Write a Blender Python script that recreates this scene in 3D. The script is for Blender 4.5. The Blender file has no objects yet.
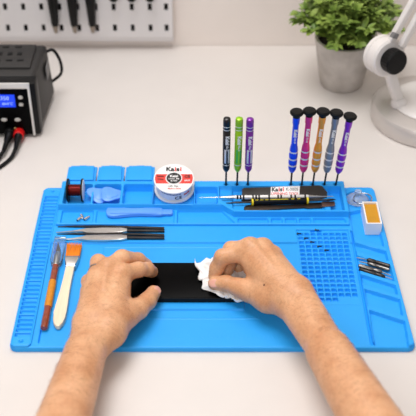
import bpy, bmesh, math, random
import numpy as np
from mathutils import Vector, Matrix, noise
random.seed(7)
SC = bpy.context.scene
COL = SC.collection
PI = math.pi

# ------------------------------------------------------------------ camera model (used to measure the place)
F = 960.0; HV = 756.0
TH = math.atan(HV / F); cT, sT = math.cos(TH), math.sin(TH)
H = 900 * cT / 882.0
CY = -H * (F - 144 * HV / F) / 900

def ray(px, py):
    u, v = px - 208.0, py - 208.0
    return Vector((u, F * cT - v * sT, -F * sT - v * cT))
CAM = Vector((0, CY, H))
def at(px, py, z=0.0):
    d = ray(px, py); return CAM + d * ((z - H) / d.z)
def atY(px, py, Y):
    d = ray(px, py); return CAM + d * ((Y - CY) / d.y)

# ------------------------------------------------------------------ materials
def lin(c):
    out = []
    for x in c[:3]:
        x /= 255.0
        out.append(x / 12.92 if x <= 0.04045 else ((x + 0.055) / 1.055) ** 2.4)
    return (*out, 1.0)

def mat(name, col, rough=0.5, metal=0.0, var=0.06, scale=60, bump=0.0, bscale=300, trans=0.0, sss=0.0,
        emit=0.0, coat=0.0, col2=None, stretch=None, spec=0.5, ior=1.45):
    m = bpy.data.materials.new(name); m.use_nodes = True
    nt = m.node_tree; b = nt.nodes['Principled BSDF']
    tc = nt.nodes.new('ShaderNodeTexCoord')
    mp = nt.nodes.new('ShaderNodeMapping')
    nt.links.new(tc.outputs['Object'], mp.inputs['Vector'])
    if stretch: mp.inputs['Scale'].default_value = stretch
    nz = nt.nodes.new('ShaderNodeTexNoise'); nz.inputs['Scale'].default_value = scale
    nz.inputs['Detail'].default_value = 4
    nt.links.new(mp.outputs['Vector'], nz.inputs['Vector'])
    rp = nt.nodes.new('ShaderNodeValToRGB')
    l = lin(col)
    a = lin(col2) if col2 else tuple(max(0, x * (1 - var)) for x in l[:3]) + (1,)
    c = l if col2 else tuple(min(1, x * (1 + var)) for x in l[:3]) + (1,)
    rp.color_ramp.elements[0].position = 0.3; rp.color_ramp.elements[0].color = a
    rp.color_ramp.elements[1].position = 0.7; rp.color_ramp.elements[1].color = c
    nt.links.new(nz.outputs['Fac'], rp.inputs['Fac'])
    nt.links.new(rp.outputs['Color'], b.inputs['Base Color'])
    b.inputs['Roughness'].default_value = rough
    b.inputs['Metallic'].default_value = metal
    b.inputs['Transmission Weight'].default_value = trans
    b.inputs['Specular IOR Level'].default_value = spec
    b.inputs['IOR'].default_value = ior
    b.inputs['Coat Weight'].default_value = coat
    if sss:
        b.inputs['Subsurface Weight'].default_value = sss
        b.inputs['Subsurface Radius'].default_value = (0.012, 0.005, 0.003)
        b.inputs['Subsurface Scale'].default_value = 0.35
    if emit:
        b.inputs['Emission Color'].default_value = l
        b.inputs['Emission Strength'].default_value = emit
    if bump:
        n2 = nt.nodes.new('ShaderNodeTexNoise'); n2.inputs['Scale'].default_value = bscale
        n2.inputs['Detail'].default_value = 5
        nt.links.new(mp.outputs['Vector'], n2.inputs['Vector'])
        bp = nt.nodes.new('ShaderNodeBump'); bp.inputs['Strength'].default_value = bump
        bp.inputs['Distance'].default_value = 0.001
        nt.links.new(n2.outputs['Fac'], bp.inputs['Height'])
        nt.links.new(bp.outputs['Normal'], b.inputs['Normal'])
    return m

M = {}
M['desk'] = mat('white_laminate', (222, 215, 210), 0.5, var=0.012, scale=25, bump=0.05, bscale=700)
M['wall'] = mat('painted_wall', (238, 228, 221), 0.9, var=0.03, scale=9, bump=0.1, bscale=200)
M['floor'] = mat('grey_floor', (150, 142, 135), 0.6, var=0.1, scale=6)
M['leg'] = mat('desk_leg_paint', (200, 200, 200), 0.4)
M['blue'] = mat('blue_silicone', (40, 166, 249), 0.45, var=0.02, scale=40, bump=0.04, bscale=500, spec=0.4)
M['lblue'] = mat('light_blue_plastic', (100, 164, 248), 0.3, var=0.04, spec=0.5)
M['black'] = mat('black_plastic', (9, 9, 10), 0.4, var=0.2, spec=0.25)
M['matteblack'] = mat('matte_black', (14, 14, 15), 0.6, var=0.2, spec=0.25)
M['glassblack'] = mat('black_glass', (2, 2, 3), 0.3, var=0.1, spec=0.06)
M['casing'] = mat('dark_grey_steel_case', (42, 40, 39), 0.55, var=0.1, scale=300, bump=0.1, bscale=900)
M['silver'] = mat('silver_trim', (225, 223, 220), 0.3, metal=0.3, var=0.03)
M['steel'] = mat('brushed_steel', (205, 203, 200), 0.28, metal=1.0, var=0.08, scale=120, stretch=(1, 8, 8))
M['darksteel'] = mat('dark_steel', (70, 66, 64), 0.35, metal=1.0, var=0.15)
M['bronze'] = mat('dark_spring_steel', (92, 80, 72), 0.35, metal=1.0, var=0.15)
M['chrome'] = mat('chrome', (225, 224, 222), 0.12, metal=1.0, var=0.03)
M['white'] = mat('white_plastic', (243, 241, 240), 0.4, var=0.01)
M['lampwhite'] = mat('white_lamp_plastic', (226, 220, 216), 0.35, var=0.01)
M['lampgrey'] = mat('silver_lamp_paint', (204, 197, 192), 0.35, metal=0.4, var=0.02)
M['red'] = mat('red_print', (226, 62, 52), 0.45, var=0.02)
M['redplug'] = mat('red_plastic', (214, 22, 24), 0.4, var=0.05)
M['ink'] = mat('black_print', (18, 17, 18), 0.5, var=0.05)
M['whiteink'] = mat('white_print', (240, 240, 240), 0.5, var=0.01)
M['greyink'] = mat('grey_print', (120, 118, 118), 0.5, var=0.02)
M['blueink'] = mat('blue_print', (60, 90, 150), 0.5, var=0.02)
M['lcd'] = mat('blue_display', (10, 62, 235), 0.3, var=0.05, emit=0.55)
M['lcdtext'] = mat('display_digits', (170, 200, 255), 0.3, var=0.01, emit=0.6)
M['button'] = mat('grey_button', (196, 192, 186), 0.4, var=0.03)
M['copper'] = mat('dark_red_enamel_wire', (124, 26, 22), 0.3, metal=0.55, var=0.25, scale=80, stretch=(60, 1, 1))
M['brass'] = mat('brass', (220, 190, 130), 0.3, metal=1.0)
M['amber'] = mat('translucent_amber_plastic', (140, 50, 10), 0.25, var=0.3, scale=120, coat=1.0)
M['orange_grip'] = mat('orange_grip', (216, 138, 28), 0.45, var=0.10, scale=300, bump=0.2, bscale=600)
M['clear'] = mat('clear_plastic', (238, 244, 250), 0.08, trans=0.92, var=0.01, ior=1.2)
M['clearblue'] = mat('clear_bluish_rubber', (225, 240, 255), 0.08, trans=0.7, var=0.02, ior=1.3)
M['bristle'] = mat('orange_bristles', (255, 140, 24), 0.6, var=0.2, scale=200, stretch=(6, 0.6, 1), bump=0.3, bscale=500)
M['wood'] = mat('pale_birch', (243, 223, 194), 0.5, var=0.06, scale=50, stretch=(6, 0.6, 1))
M['flux'] = mat('amber_flux_paste', (206, 146, 16), 0.3, var=0.1, scale=60, coat=0.3)
M['tissue'] = mat('white_tissue', (246, 244, 243), 0.9, var=0.01, bump=0.2, bscale=400)
M['bitsteel'] = mat('bit_steel', (128, 126, 124), 0.3, metal=1.0, var=0.1)
M['skin'] = None
M['nail'] = mat('fingernail', (232, 172, 152), 0.28, var=0.03, sss=0.2)
M['hair'] = mat('arm_hair', (150, 98, 62), 0.6)
M['concrete'] = mat('grey_concrete', (204, 197, 190), 0.9, var=0.15, scale=35, bump=0.4, bscale=150, col2=(172, 164, 157))
M['soil'] = mat('dark_soil', (38, 28, 20), 0.95, var=0.3, bump=0.6, bscale=200)
M['leaf'] = mat('green_leaf', (158, 178, 84), 0.45, var=0.2, scale=40, col2=(84, 114, 46))
M['stem'] = mat('green_stem', (98, 118, 50), 0.6)
M['peg'] = mat('white_pegboard_steel', (226, 222, 222), 0.5, var=0.01)
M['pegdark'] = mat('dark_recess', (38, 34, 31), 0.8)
M['yellow'] = mat('yellow_band', (240, 214, 24), 0.4, var=0.03)
M['greysteelring'] = mat('ring_metal', (170, 170, 172), 0.25, metal=1.0)

def skin_material():
    m = bpy.data.materials.new('skin'); m.use_nodes = True
    nt = m.node_tree; b = nt.nodes['Principled BSDF']; N = nt.nodes.new; L = nt.links.new
    tc = N('ShaderNodeTexCoord')
    n1 = N('ShaderNodeTexNoise'); n1.inputs['Scale'].default_value = 38; n1.inputs['Detail'].default_value = 5
    L(tc.outputs['Object'], n1.inputs['Vector'])
    rp = N('ShaderNodeValToRGB')
    rp.color_ramp.elements[0].position = 0.25; rp.color_ramp.elements[0].color = lin((208, 147, 103))
    rp.color_ramp.elements[1].position = 0.72; rp.color_ramp.elements[1].color = lin((234, 182, 140))
    L(n1.outputs['Fac'], rp.inputs['Fac'])
    n2 = N('ShaderNodeTexNoise'); n2.inputs['Scale'].default_value = 420; n2.inputs['Detail'].default_value = 3
    L(tc.outputs['Object'], n2.inputs['Vector'])
    r2 = N('ShaderNodeValToRGB')
    r2.color_ramp.elements[0].position = 0.3; r2.color_ramp.elements[0].color = (0.86, 0.82, 0.80, 1)
    r2.color_ramp.elements[1].position = 0.6; r2.color_ramp.elements[1].color = (1, 1, 1, 1)
    L(n2.outputs['Fac'], r2.inputs['Fac'])
    mx = N('ShaderNodeMix'); mx.data_type = 'RGBA'; mx.blend_type = 'MULTIPLY'; mx.inputs[0].default_value = 1
    L(rp.outputs['Color'], mx.inputs[6]); L(r2.outputs['Color'], mx.inputs[7])
    L(mx.outputs[2], b.inputs['Base Color'])
    b.inputs['Roughness'].default_value = 0.42
    b.inputs['Specular IOR Level'].default_value = 0.4
    b.inputs['Subsurface Weight'].default_value = 0.15
    b.inputs['Subsurface Radius'].default_value = (0.012, 0.005, 0.003)
    b.inputs['Subsurface Scale'].default_value = 0.3
    bp = N('ShaderNodeBump'); bp.inputs['Strength'].default_value = 0.25; bp.inputs['Distance'].default_value = 0.001
    n3 = N('ShaderNodeTexNoise'); n3.inputs['Scale'].default_value = 230; n3.inputs['Detail'].default_value = 6
    L(tc.outputs['Object'], n3.inputs['Vector']); L(n3.outputs['Fac'], bp.inputs['Height'])
    L(bp.outputs['Normal'], b.inputs['Normal'])
    return m
M['skin'] = skin_material()

# ------------------------------------------------------------------ object helpers
def rootloc(p):
    while p.parent: p = p.parent
    return Vector(p.location)

def link_mesh(name, me, m, parent=None, world=True, smooth=None):
    o = bpy.data.objects.new(name, me); COL.objects.link(o)
    if m is not None: me.materials.append(m)
    if parent:
        o.parent = parent
        if world: me.transform(Matrix.Translation(-rootloc(parent)))
    if smooth is not None and len(me.polygons):
        me.set_sharp_from_angle(angle=math.radians(smooth)) if hasattr(me, 'set_sharp_from_angle') else None
        for p in me.polygons: p.use_smooth = True
    return o

def part(name, bm, m, parent=None, smooth=35, world=True):
    bmesh.ops.recalc_face_normals(bm, faces=bm.faces[:])
    me = bpy.data.meshes.new(name); bm.to_mesh(me); bm.free()
    return link_mesh(name, me, m, parent, world, smooth)

def single(name, bm, m, label, cat, group=None, smooth=35, base=None):
    bmesh.ops.recalc_face_normals(bm, faces=bm.faces[:])
    me = bpy.data.meshes.new(name); bm.to_mesh(me); bm.free()
    if base is not None: me.transform(Matrix.Translation(-Vector(base)))
    o = link_mesh(name, me, m, None, True, smooth)
    if base is not None: o.location = base
    return tag(o, label, cat, group)

def tag(o, label, cat, group=None):
    o['label'] = label; o['category'] = cat
    if group: o['group'] = group
    return o

def thing(name, label, cat, loc, group=None):
    o = bpy.data.objects.new(name, None); COL.objects.link(o)
    o.location = loc; o.empty_display_size = 0.02
    return tag(o, label, cat, group)

def struct(name, bm, m):
    o = part(name, bm, m); o['kind'] = 'structure'; return o

BM = bmesh.new
def box(bm, lo, hi, bev=0.0, seg=2, mtx=None):
    r = bmesh.ops.create_cube(bm, size=1.0)
    lo, hi = Vector(lo), Vector(hi)
    S = Matrix.Translation((lo + hi) / 2) @ Matrix.Diagonal((*(hi - lo), 1))
    bmesh.ops.transform(bm, matrix=S, verts=r['verts'])
    vs = r['verts']
    if bev:
        es = list({e for v in vs for e in v.link_edges})
        rr = bmesh.ops.bevel(bm, geom=es, offset=bev, segments=seg, affect='EDGES', profile=0.5)
        vs = list({v for f in rr['faces'] for v in f.verts} | {v for v in vs if v.is_valid})
    if mtx is not None: bmesh.ops.transform(bm, matrix=mtx, verts=[v for v in vs if v.is_valid])
    return bm

def frame_of(a, b):
    a, b = Vector(a), Vector(b); z = (b - a).normalized()
    up = Vector((0, 0, 1)) if abs(z.z) < 0.95 else Vector((0, 1, 0))
    x = up.cross(z).normalized(); y = z.cross(x)
    m = Matrix((x, y, z)).transposed().to_4x4(); m.translation = a
    return m, (b - a).length

def lathe(bm, prof, mtx=None, n=24, cap=True):
    """prof: list of (r, z) from bottom to top."""
    rings = []
    for r, z in prof:
        if r < 1e-6: rings.append([bm.verts.new((0, 0, z))])
        else: rings.append([bm.verts.new((r * math.cos(2 * PI * i / n), r * math.sin(2 * PI * i / n), z)) for i in range(n)])
    for A, B in zip(rings, rings[1:]):
        for i in range(n):
            j = (i + 1) % n
            q = []
            for v in (A[i % len(A)], A[j % len(A)], B[j % len(B)], B[i % len(B)]):
                if v not in q: q.append(v)
            if len(q) > 2: bm.faces.new(q)
    if cap:
        if len(rings[0]) > 1: bm.faces.new(rings[0][::-1])
        if len(rings[-1]) > 1: bm.faces.new(rings[-1])
    if mtx is not None:
        bmesh.ops.transform(bm, matrix=mtx, verts=[v for R in rings for v in R])
    return bm

def rod(bm, a, b, r0, r1=None, n=16, rnd=0.0):
    m, L = frame_of(a, b); r1 = r0 if r1 is None else r1
    if rnd: prof = [(max(r0 - rnd, 1e-4), 0), (r0, rnd), (r1, L - rnd), (max(r1 - rnd, 1e-4), L)]
    else: prof = [(r0, 0), (r1, L)]
    return lathe(bm, prof, m, n)

def tube(bm, pts, r, n=10, cap=True):
    pts = [Vector(p) for p in pts]; rings = []
    for i, p in enumerate(pts):
        t = (pts[min(i + 1, len(pts) - 1)] - pts[max(i - 1, 0)]).normalized()
        up = Vector((0, 0, 1)) if abs(t.z) < 0.95 else Vector((1, 0, 0))
        x = up.cross(t).normalized(); y = t.cross(x)
        rr = r[i] if isinstance(r, (list, tuple)) else r
        rings.append([bm.verts.new(p + x * rr * math.cos(2 * PI * k / n) + y * rr * math.sin(2 * PI * k / n)) for k in range(n)])
    for A, B in zip(rings, rings[1:]):
        for k in range(n): bm.faces.new((A[k], A[(k + 1) % n], B[(k + 1) % n], B[k]))
    if cap: bm.faces.new(rings[0][::-1]); bm.faces.new(rings[-1])
    return bm

def curve_pts(ctrl, n=24):
    c = [Vector(p) for p in ctrl]; c = [c[0] * 2 - c[1]] + c + [c[-1] * 2 - c[-2]]; out = []
    for i in range(1, len(c) - 2):
        for k in range(n):
            t = k / n; p0, p1, p2, p3 = c[i - 1:i + 3]
            out.append(0.5 * ((2 * p1) + (p2 - p0) * t + (2 * p0 - 5 * p1 + 4 * p2 - p3) * t * t + (3 * p1 - p0 - 3 * p2 + p3) * t ** 3))
    out.append(c[-2]); return out

def prism(bm, poly, z0, z1, bev=0.0, mtx=None):
    """poly: list of (x, y); extruded between z0 and z1."""
    a = [bm.verts.new((x, y, z0)) for x, y in poly]; b = [bm.verts.new((x, y, z1)) for x, y in poly]
    n = len(poly); fs = [bm.faces.new(a[::-1]), bm.faces.new(b)]
    for i in range(n): fs.append(bm.faces.new((a[i], a[(i + 1) % n], b[(i + 1) % n], b[i])))
    vs = a + b
    if bev:
        es = list(set(fs[1].edges) | set(fs[0].edges))
        rr = bmesh.ops.bevel(bm, geom=es, offset=bev, segments=2, affect='EDGES', profile=0.5)
        vs = list({v for f in rr['faces'] for v in f.verts} | {v for v in vs if v.is_valid})
    if mtx is not None: bmesh.ops.transform(bm, matrix=mtx, verts=vs)
    return bm

def text(name, s, size, m, parent, mtx, ext=0.00008, align='CENTER', bold=0.0, shear=0.0, xs=1.0):
    cu = bpy.data.curves.new('txt', 'FONT'); cu.body = s; cu.size = size; cu.align_x = align; cu.align_y = 'CENTER'
    cu.extrude = ext; cu.offset = bold; cu.shear = shear; cu.resolution_u = 3
    o = bpy.data.objects.new('txt', cu); COL.objects.link(o)
    dg = bpy.context.evaluated_depsgraph_get()
    me = bpy.data.meshes.new_from_object(o.evaluated_get(dg))
    bpy.data.objects.remove(o); bpy.data.curves.remove(cu)
    me.transform(mtx @ Matrix.Diagonal((xs, 1, 1, 1)))
    me.materials.clear(); me.name = name
    return link_mesh(name, me, m, parent)

def axes(o, x, y, z):
    m = Matrix((Vector(x), Vector(y), Vector(z))).transposed().to_4x4(); m.translation = Vector(o); return m

# ------------------------------------------------------------------ height-field mouldings
def sd_box(X, Y, x0, x1, y0, y1, r=0.0):
    dx = np.abs(X - (x0 + x1) / 2) - (x1 - x0) / 2 + r
    dy = np.abs(Y - (y0 + y1) / 2) - (y1 - y0) / 2 + r
    return np.hypot(np.maximum(dx, 0), np.maximum(dy, 0)) + np.minimum(np.maximum(dx, dy), 0) - r

def sd_poly(X, Y, P):
    d = np.full(X.shape, 1e9); s = np.ones(X.shape)
    n = len(P); j = n - 1
    for i in range(n):
        ex, ey = P[j][0] - P[i][0], P[j][1] - P[i][1]
        wx, wy = X - P[i][0], Y - P[i][1]
        t = np.clip((wx * ex + wy * ey) / (ex * ex + ey * ey), 0, 1)
        d = np.minimum(d, (wx - ex * t) ** 2 + (wy - ey * t) ** 2)
        c1 = Y >= P[i][1]; c2 = Y < P[j][1]; c3 = ex * wy > ey * wx
        flip = (c1 & c2 & c3) | (~c1 & ~c2 & ~c3)
        s = np.where(flip, -s, s); j = i
    return s * np.sqrt(d)

def blend(Z, d, z, w=0.0012):
    """move the surface to height z where d < 0, with a wall about w wide."""
    f = np.clip(0.5 - d / w, 0, 1); f = f * f * (3 - 2 * f)
    return Z * (1 - f) + z * f

def heightfield(name, x0, x1, y0, y1, zbot, func, m, parent, step=0.00075, corner=0.0, keep=None, edge=0.0012):
    nx = int(round((x1 - x0) / step)) + 1; ny = int(round((y1 - y0) / step)) + 1
    xs = np.linspace(x0, x1, nx); ys = np.linspace(y0, y1, ny)
    X, Y = np.meshgrid(xs, ys)
    Z = func(X, Y)
    od = sd_box(X, Y, x0, x1, y0, y1, corner)
    rnd = np.clip((od + edge) / edge, 0, 1); Z = Z - edge * 0.7 * (1 - np.sqrt(1 - np.minimum(rnd, 1) ** 2 * 0.98))
    inside = od <= step * 0.5
    cell = inside[:-1, :-1] & inside[1:, :-1] & inside[:-1, 1:] & inside[1:, 1:]
    idx = np.arange(nx * ny).reshape(ny, nx)
    top = np.stack([idx[:-1, :-1], idx[:-1, 1:], idx[1:, 1:], idx[1:, :-1]], -1)[cell]
    N = nx * ny
    verts = np.concatenate([np.stack([X, Y, Z], -1).reshape(-1, 3), np.stack([X, Y, np.full_like(X, zbot)], -1).reshape(-1, 3)])
    pad = np.pad(cell, 1)
    sides = []
    C = pad[1:-1, 1:-1]
    a = C & ~pad[:-2, 1:-1]; sides.append(np.stack([idx[:-1, :-1][a] + N, idx[:-1, 1:][a] + N, idx[:-1, 1:][a], idx[:-1, :-1][a]], -1))
    a = C & ~pad[2:, 1:-1]; sides.append(np.stack([idx[1:, 1:][a] + N, idx[1:, :-1][a] + N, idx[1:, :-1][a], idx[1:, 1:][a]], -1))
    a = C & ~pad[1:-1, :-2]; sides.append(np.stack([idx[1:, :-1][a] + N, idx[:-1, :-1][a] + N, idx[:-1, :-1][a], idx[1:, :-1][a]], -1))
    a = C & ~pad[1:-1, 2:]; sides.append(np.stack([idx[:-1, 1:][a] + N, idx[1:, 1:][a] + N, idx[1:, 1:][a], idx[:-1, 1:][a]], -1))
    bot = (top + N)[:, ::-1]
    faces = np.concatenate([top, bot] + sides)
    return np_mesh(name, verts, faces, m, parent, 40)

def np_mesh(name, verts, faces, m, parent=None, smooth=60, world=True):
    used = np.unique(faces); remap = np.full(len(verts), -1); remap[used] = np.arange(len(used))
    verts = verts[used]; faces = remap[faces]
    me = bpy.data.meshes.new(name)
    me.vertices.add(len(verts)); me.vertices.foreach_set('co', verts.astype(np.float32).ravel())
    nf = len(faces)
    me.loops.add(nf * 4); me.loops.foreach_set('vertex_index', faces.astype(np.int32).ravel())
    me.polygons.add(nf); me.polygons.foreach_set('loop_start', np.arange(0, nf * 4, 4, dtype=np.int32))
    me.update(calc_edges=True); me.validate()
    o = link_mesh(name, me, m, parent, world, None)
    me.set_sharp_from_angle(angle=math.radians(smooth))
    me.polygons.foreach_set('use_smooth', np.ones(len(me.polygons), dtype=bool))
    return o

# ================================================================== THE ROOM
WALLY = 0.717
b = BM(); box(b, (-1.6, WALLY, -0.75), (1.6, WALLY + 0.08, 1.6)); struct('wall_back', b, M['wall'])
b = BM(); box(b, (-1.6, -1.8, -0.80), (1.6, WALLY + 0.08, -0.75)); struct('floor', b, M['floor'])
desk = thing('desk', 'broad white laminate desk that carries the blue mat and all equipment', 'desk', (0, 0.2, -0.75))
b = BM(); box(b, (-0.95, -0.22, -0.03), (0.95, WALLY - 0.0005, 0.0), 0.002); part('desktop', b, M['desk'], desk)
for sx in (-0.88, 0.88):
    for sy in (-0.15, 0.64):
        b = BM(); box(b, (sx - 0.025, sy - 0.025, -0.75), (sx + 0.025, sy + 0.025, -0.03), 0.003); part('leg', b, M['leg'], desk)

# ================================================================== PEGBOARD
PY = WALLY - 0.018
pr = atY(173, 35, PY); pz0 = atY(150, 37, PY).z
peg = thing('pegboard', 'white metal pegboard with dark slots mounted on the wall', 'pegboard', (-0.35, PY, pz0))
cols = []
x16 = atY(16.3, 7, PY).x; x131 = atY(131.7, 7, PY).x; pitch = (x131 - x16) / 6.33
pitchpx = 18.1
xs = [atY(131.7 + pitchpx * k, 7, PY).x for k in (1, 0, -1, -2, -3, -4, -5, -6, -7, -8, -9, -10)]
zr0 = atY(100, 28, PY).z; zr1 = atY(100, 7, PY).z; dz = zr1 - zr0
slots = []
for k in range(-12, 2):
    for j in range(5):
        slots.append((atY(131.7 + pitchpx * k, 7, PY).x, zr0 + dz * j))
for j in range(5): slots.append((atY(166, 7, PY).x, zr0 + dz * j))
# board with real slot openings: a strip mesh split at every slot
def board(x0, x1, z0, z1, y0, y1, slots, sw, sh):
    bm = BM()
    xcuts = sorted({x0, x1} | {round(x + s * sw / 2, 5) for x, z in slots for s in (-1, 1) if x0 < x < x1})
    zcuts = sorted({z0, z1} | {round(z + s * sh / 2, 5) for x, z in slots for s in (-1, 1) if z0 < z < z1})
    S = [(x, z) for x, z in slots]
    vmap = {}
    def V(x, y, z):
        k = (round(x, 6), round(y, 6), round(z, 6))
        if k not in vmap: vmap[k] = bm.verts.new(k)
        return vmap[k]
    hole = lambda i, j: (0 <= i < len(xcuts) - 1 and 0 <= j < len(zcuts) - 1) and any(
        abs((xcuts[i] + xcuts[i + 1]) / 2 - x) < sw / 2 and abs((zcuts[j] + zcuts[j + 1]) / 2 - z) < sh / 2 for x, z in S)
    solid = {}
    for i in range(-1, len(xcuts)):
        for j in range(-1, len(zcuts)):
            solid[i, j] = 0 <= i < len(xcuts) - 1 and 0 <= j < len(zcuts) - 1 and not hole(i, j)
    for (i, j), s in solid.items():
        if not s: continue
        a, c, d, e = xcuts[i], xcuts[i + 1], zcuts[j], zcuts[j + 1]
        bm.faces.new((V(a, y0, d), V(c, y0, d), V(c, y0, e), V(a, y0, e)))
        bm.faces.new((V(a, y1, d), V(a, y1, e), V(c, y1, e), V(c, y1, d)))
        if not solid.get((i - 1, j)): bm.faces.new((V(a, y0, d), V(a, y0, e), V(a, y1, e), V(a, y1, d)))
        if not solid.get((i + 1, j)): bm.faces.new((V(c, y0, d), V(c, y1, d), V(c, y1, e), V(c, y0, e)))
        if not solid.get((i, j - 1)): bm.faces.new((V(a, y0, d), V(a, y1, d), V(c, y1, d), V(c, y0, d)))
        if not solid.get((i, j + 1)): bm.faces.new((V(a, y0, e), V(c, y0, e), V(c, y1, e), V(a, y1, e)))
    return bm
PX0, PX1, PZ1 = -0.75, pr.x, pz0 + 0.24
part('panel', board(PX0, PX1, pz0, PZ1, PY, PY + 0.003, slots, 0.0066, 0.0128), M['peg'], peg, smooth=20)
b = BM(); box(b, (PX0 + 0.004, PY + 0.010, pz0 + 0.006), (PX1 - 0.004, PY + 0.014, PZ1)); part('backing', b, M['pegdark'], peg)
b = BM(); box(b, (PX0, PY + 0.003, pz0 - 0.010), (PX1, WALLY, pz0 + 0.004), 0.001)
box(b, (PX1 - 0.005, PY + 0.003, pz0), (PX1, WALLY, PZ1), 0.001); part('frame', b, M['peg'], peg)
lab = ['black tapered hand tool hanging on the pegboard, leftmost of three', 'black tapered hand tool hanging on the pegboard, middle of three',
       'black tapered hand tool hanging on the pegboard, rightmost of three']
for k, px in enumerate((56.0, 75.0, 93.0)):
    yy = PY - 0.010
    p = atY(px, 33, yy); t = thing('hanging_tool', lab[k], 'hand tool', (p.x, yy, p.z), 'tools hanging on the pegboard')
    z26 = atY(px, 25.5, yy).z; ht = z26 - p.z
    b = BM(); lathe(b, [(0.0018, 0), (0.0030, 0.002), (0.0042, ht * 0.6), (0.0050, ht * 1.05)], Matrix.Translation(p), 14); part('tip', b, mat('worn_tool_metal', (150, 138, 126), 0.4, metal=0.5), t)
    b = BM(); lathe(b, [(0.0052, ht), (0.006, ht + 0.002), (0.0105, ht + 0.075), (0.011, ht + 0.12), (0.006, ht + 0.124)],
                    Matrix.Translation(p), 18); part('handle', b, M['black'], t)
    hz = zr1 + dz * (0 if p.z + ht + 0.03 < zr1 else 1)
    b = BM(); box(b, (p.x - 0.0050, yy + 0.001, zr1 - 0.003), (p.x + 0.0050, yy + 0.005, zr1 + 0.003), 0.001)
    box(b, (p.x - 0.002, yy + 0.002, zr1 - 0.003), (p.x + 0.002, PY + 0.006, zr1 + 0.003), 0.001)
    part('hook', b, M['black'], t)
for k, px in enumerate((113.6, 131.7, 150.0)):
    yy = PY - 0.009; p = atY(px, 1.5, yy)
    t = thing('hanging_tool', 'black tool with rounded end at the top photo edge, ' + ('leftmost', 'middle', 'rightmost')[k] + ' above the bare pegboard slots',
              'hand tool', p, 'rounded tools at the top of the pegboard')
    b = BM(); lathe(b, [(1e-7, 0), (0.005, 0.001), (0.0075, 0.004), (0.0078, 0.05), (0.006, 0.09), (0.003, 0.1)], Matrix.Translation(p), 16)
    part('handle', b, M['black'], t)
    b = BM(); rod(b, p + Vector((0, 0.003, 0.03)), Vector((p.x, PY + 0.004, p.z + 0.034)), 0.002); part('hook', b, M['steel'], t)

# ================================================================== SOLDERING STATION
SX1 = -0.2475; SX0 = -0.45; SYF = 0.4348
sh = 0.0910
SYB = 0.552
st = thing('soldering_station', 'black soldering station with blue display and two plugged cables on desk', 'soldering station', ((SX0 + SX1) / 2, (SYF + SYB) / 2, 0))
b = BM(); box(b, (SX0, SYF + 0.022, 0.006), (SX1 - 0.002, SYB, sh), 0.004)
for v in b.verts:
    if v.co.x > -0.3: v.co.x += 0.0075 * (v.co.y - SYF) / (SYB - SYF) - max(0, v.co.z - sh + 0.012) * 0.55
part('case', b, M['casing'], st)
# slotted top cover
b = BM(); box(b, (SX0 + 0.004, SYF + 0.042, sh - 0.004), (SX1 - 0.013, SYB - 0.006, sh + 0.004), 0.002); cov = part('top_cover', b, M['casing'], st)
b = BM()
for r_, (wx, wy, px_, off) in enumerate(((0.010, 0.006, 0.017, 0), (0.007, 0.011, 0.0145, 0.004), (0.010, 0.005, 0.019, 0.009))):
    yy = SYF + 0.062 + r_ * 0.020
    for k in range(11):
        xx = SX1 - 0.030 - off - k * px_
        if xx < SX0 + 0.015: break
        box(b, (xx - wx / 2, yy - wy / 2, sh + 0.0035), (xx + wx / 2, yy + wy / 2, sh + 0.0046), 0.0004)
part('vent_slots', b, M['black'], cov)
# front bezel: black frame, silver trim, glossy panel
b = BM(); box(b, (SX0, SYF, 0.004), (SX1, SYF + 0.024, sh + 0.001), 0.004); part('bezel', b, M['black'], st)
xa = atY(29, 84, SYF).x; za = atY(29, 83, SYF).z; xe = SX1 - 0.0085
b = BM()
zb = za - 0.009
box(b, (SX0 + 0.006, SYF - 0.0018, zb), (xe, SYF + 0.001, za), 0.0006)
box(b, (xe - 0.0035, SYF - 0.0018, 0.004), (xe, SYF + 0.001, zb + 0.001), 0.0006)
part('trim', b, M['silver'], st)
b = BM(); box(b, (SX0 + 0.006, SYF - 0.001, 0.006), (xe - 0.0035, SYF + 0.002, zb), 0.0004); part('front_panel', b, M['glassblack'], st)
d0 = atY(-16, 107, SYF - 0.001); d1 = atY(14.2, 94.6, SYF - 0.001)
b = BM(); box(b, (d0.x, SYF - 0.0022, d0.z), (d1.x, SYF - 0.0005, d1.z), 0.0004); disp = part('display', b, M['lcd'], st)
FX = axes((0, 0, 0), (1, 0, 0), (0, 0, 1), (0, -1, 0))
def front(px, py): p = atY(px, py, SYF - 0.0024); return Matrix.Translation(p) @ FX
text('digits', '350', 0.0085, M['lcdtext'], disp, front(4.5, 98.5), 0.0001)
text('digits', '88.8°C', 0.0055, M['lcdtext'], disp, front(7.5, 104), 0.0001)
for px, py, rx in ((20.5, 97.2, 0.0034), (21.3, 104.2, 0.0034), (4.2, 119.4, 0.0044), (17.7, 119.4, 0.0044)):
    p = atY(px, py, SYF - 0.001); b = BM()
    lathe(b, [(1, 0), (1, 0.7), (0.8, 1)], Matrix.Translation(p) @ FX @ Matrix.Diagonal((rx, 0.0027, 0.0025, 1)), 20); part('button', b, M['button'], st)
p = atY(15.4, 128, SYF - 0.001); b = BM(); lathe(b, [(0.0021, 0), (0.0021, 0.002), (0.0012, 0.0028)], Matrix.Translation(p) @ FX, 14); part('indicator', b, M['brass'], st)
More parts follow.
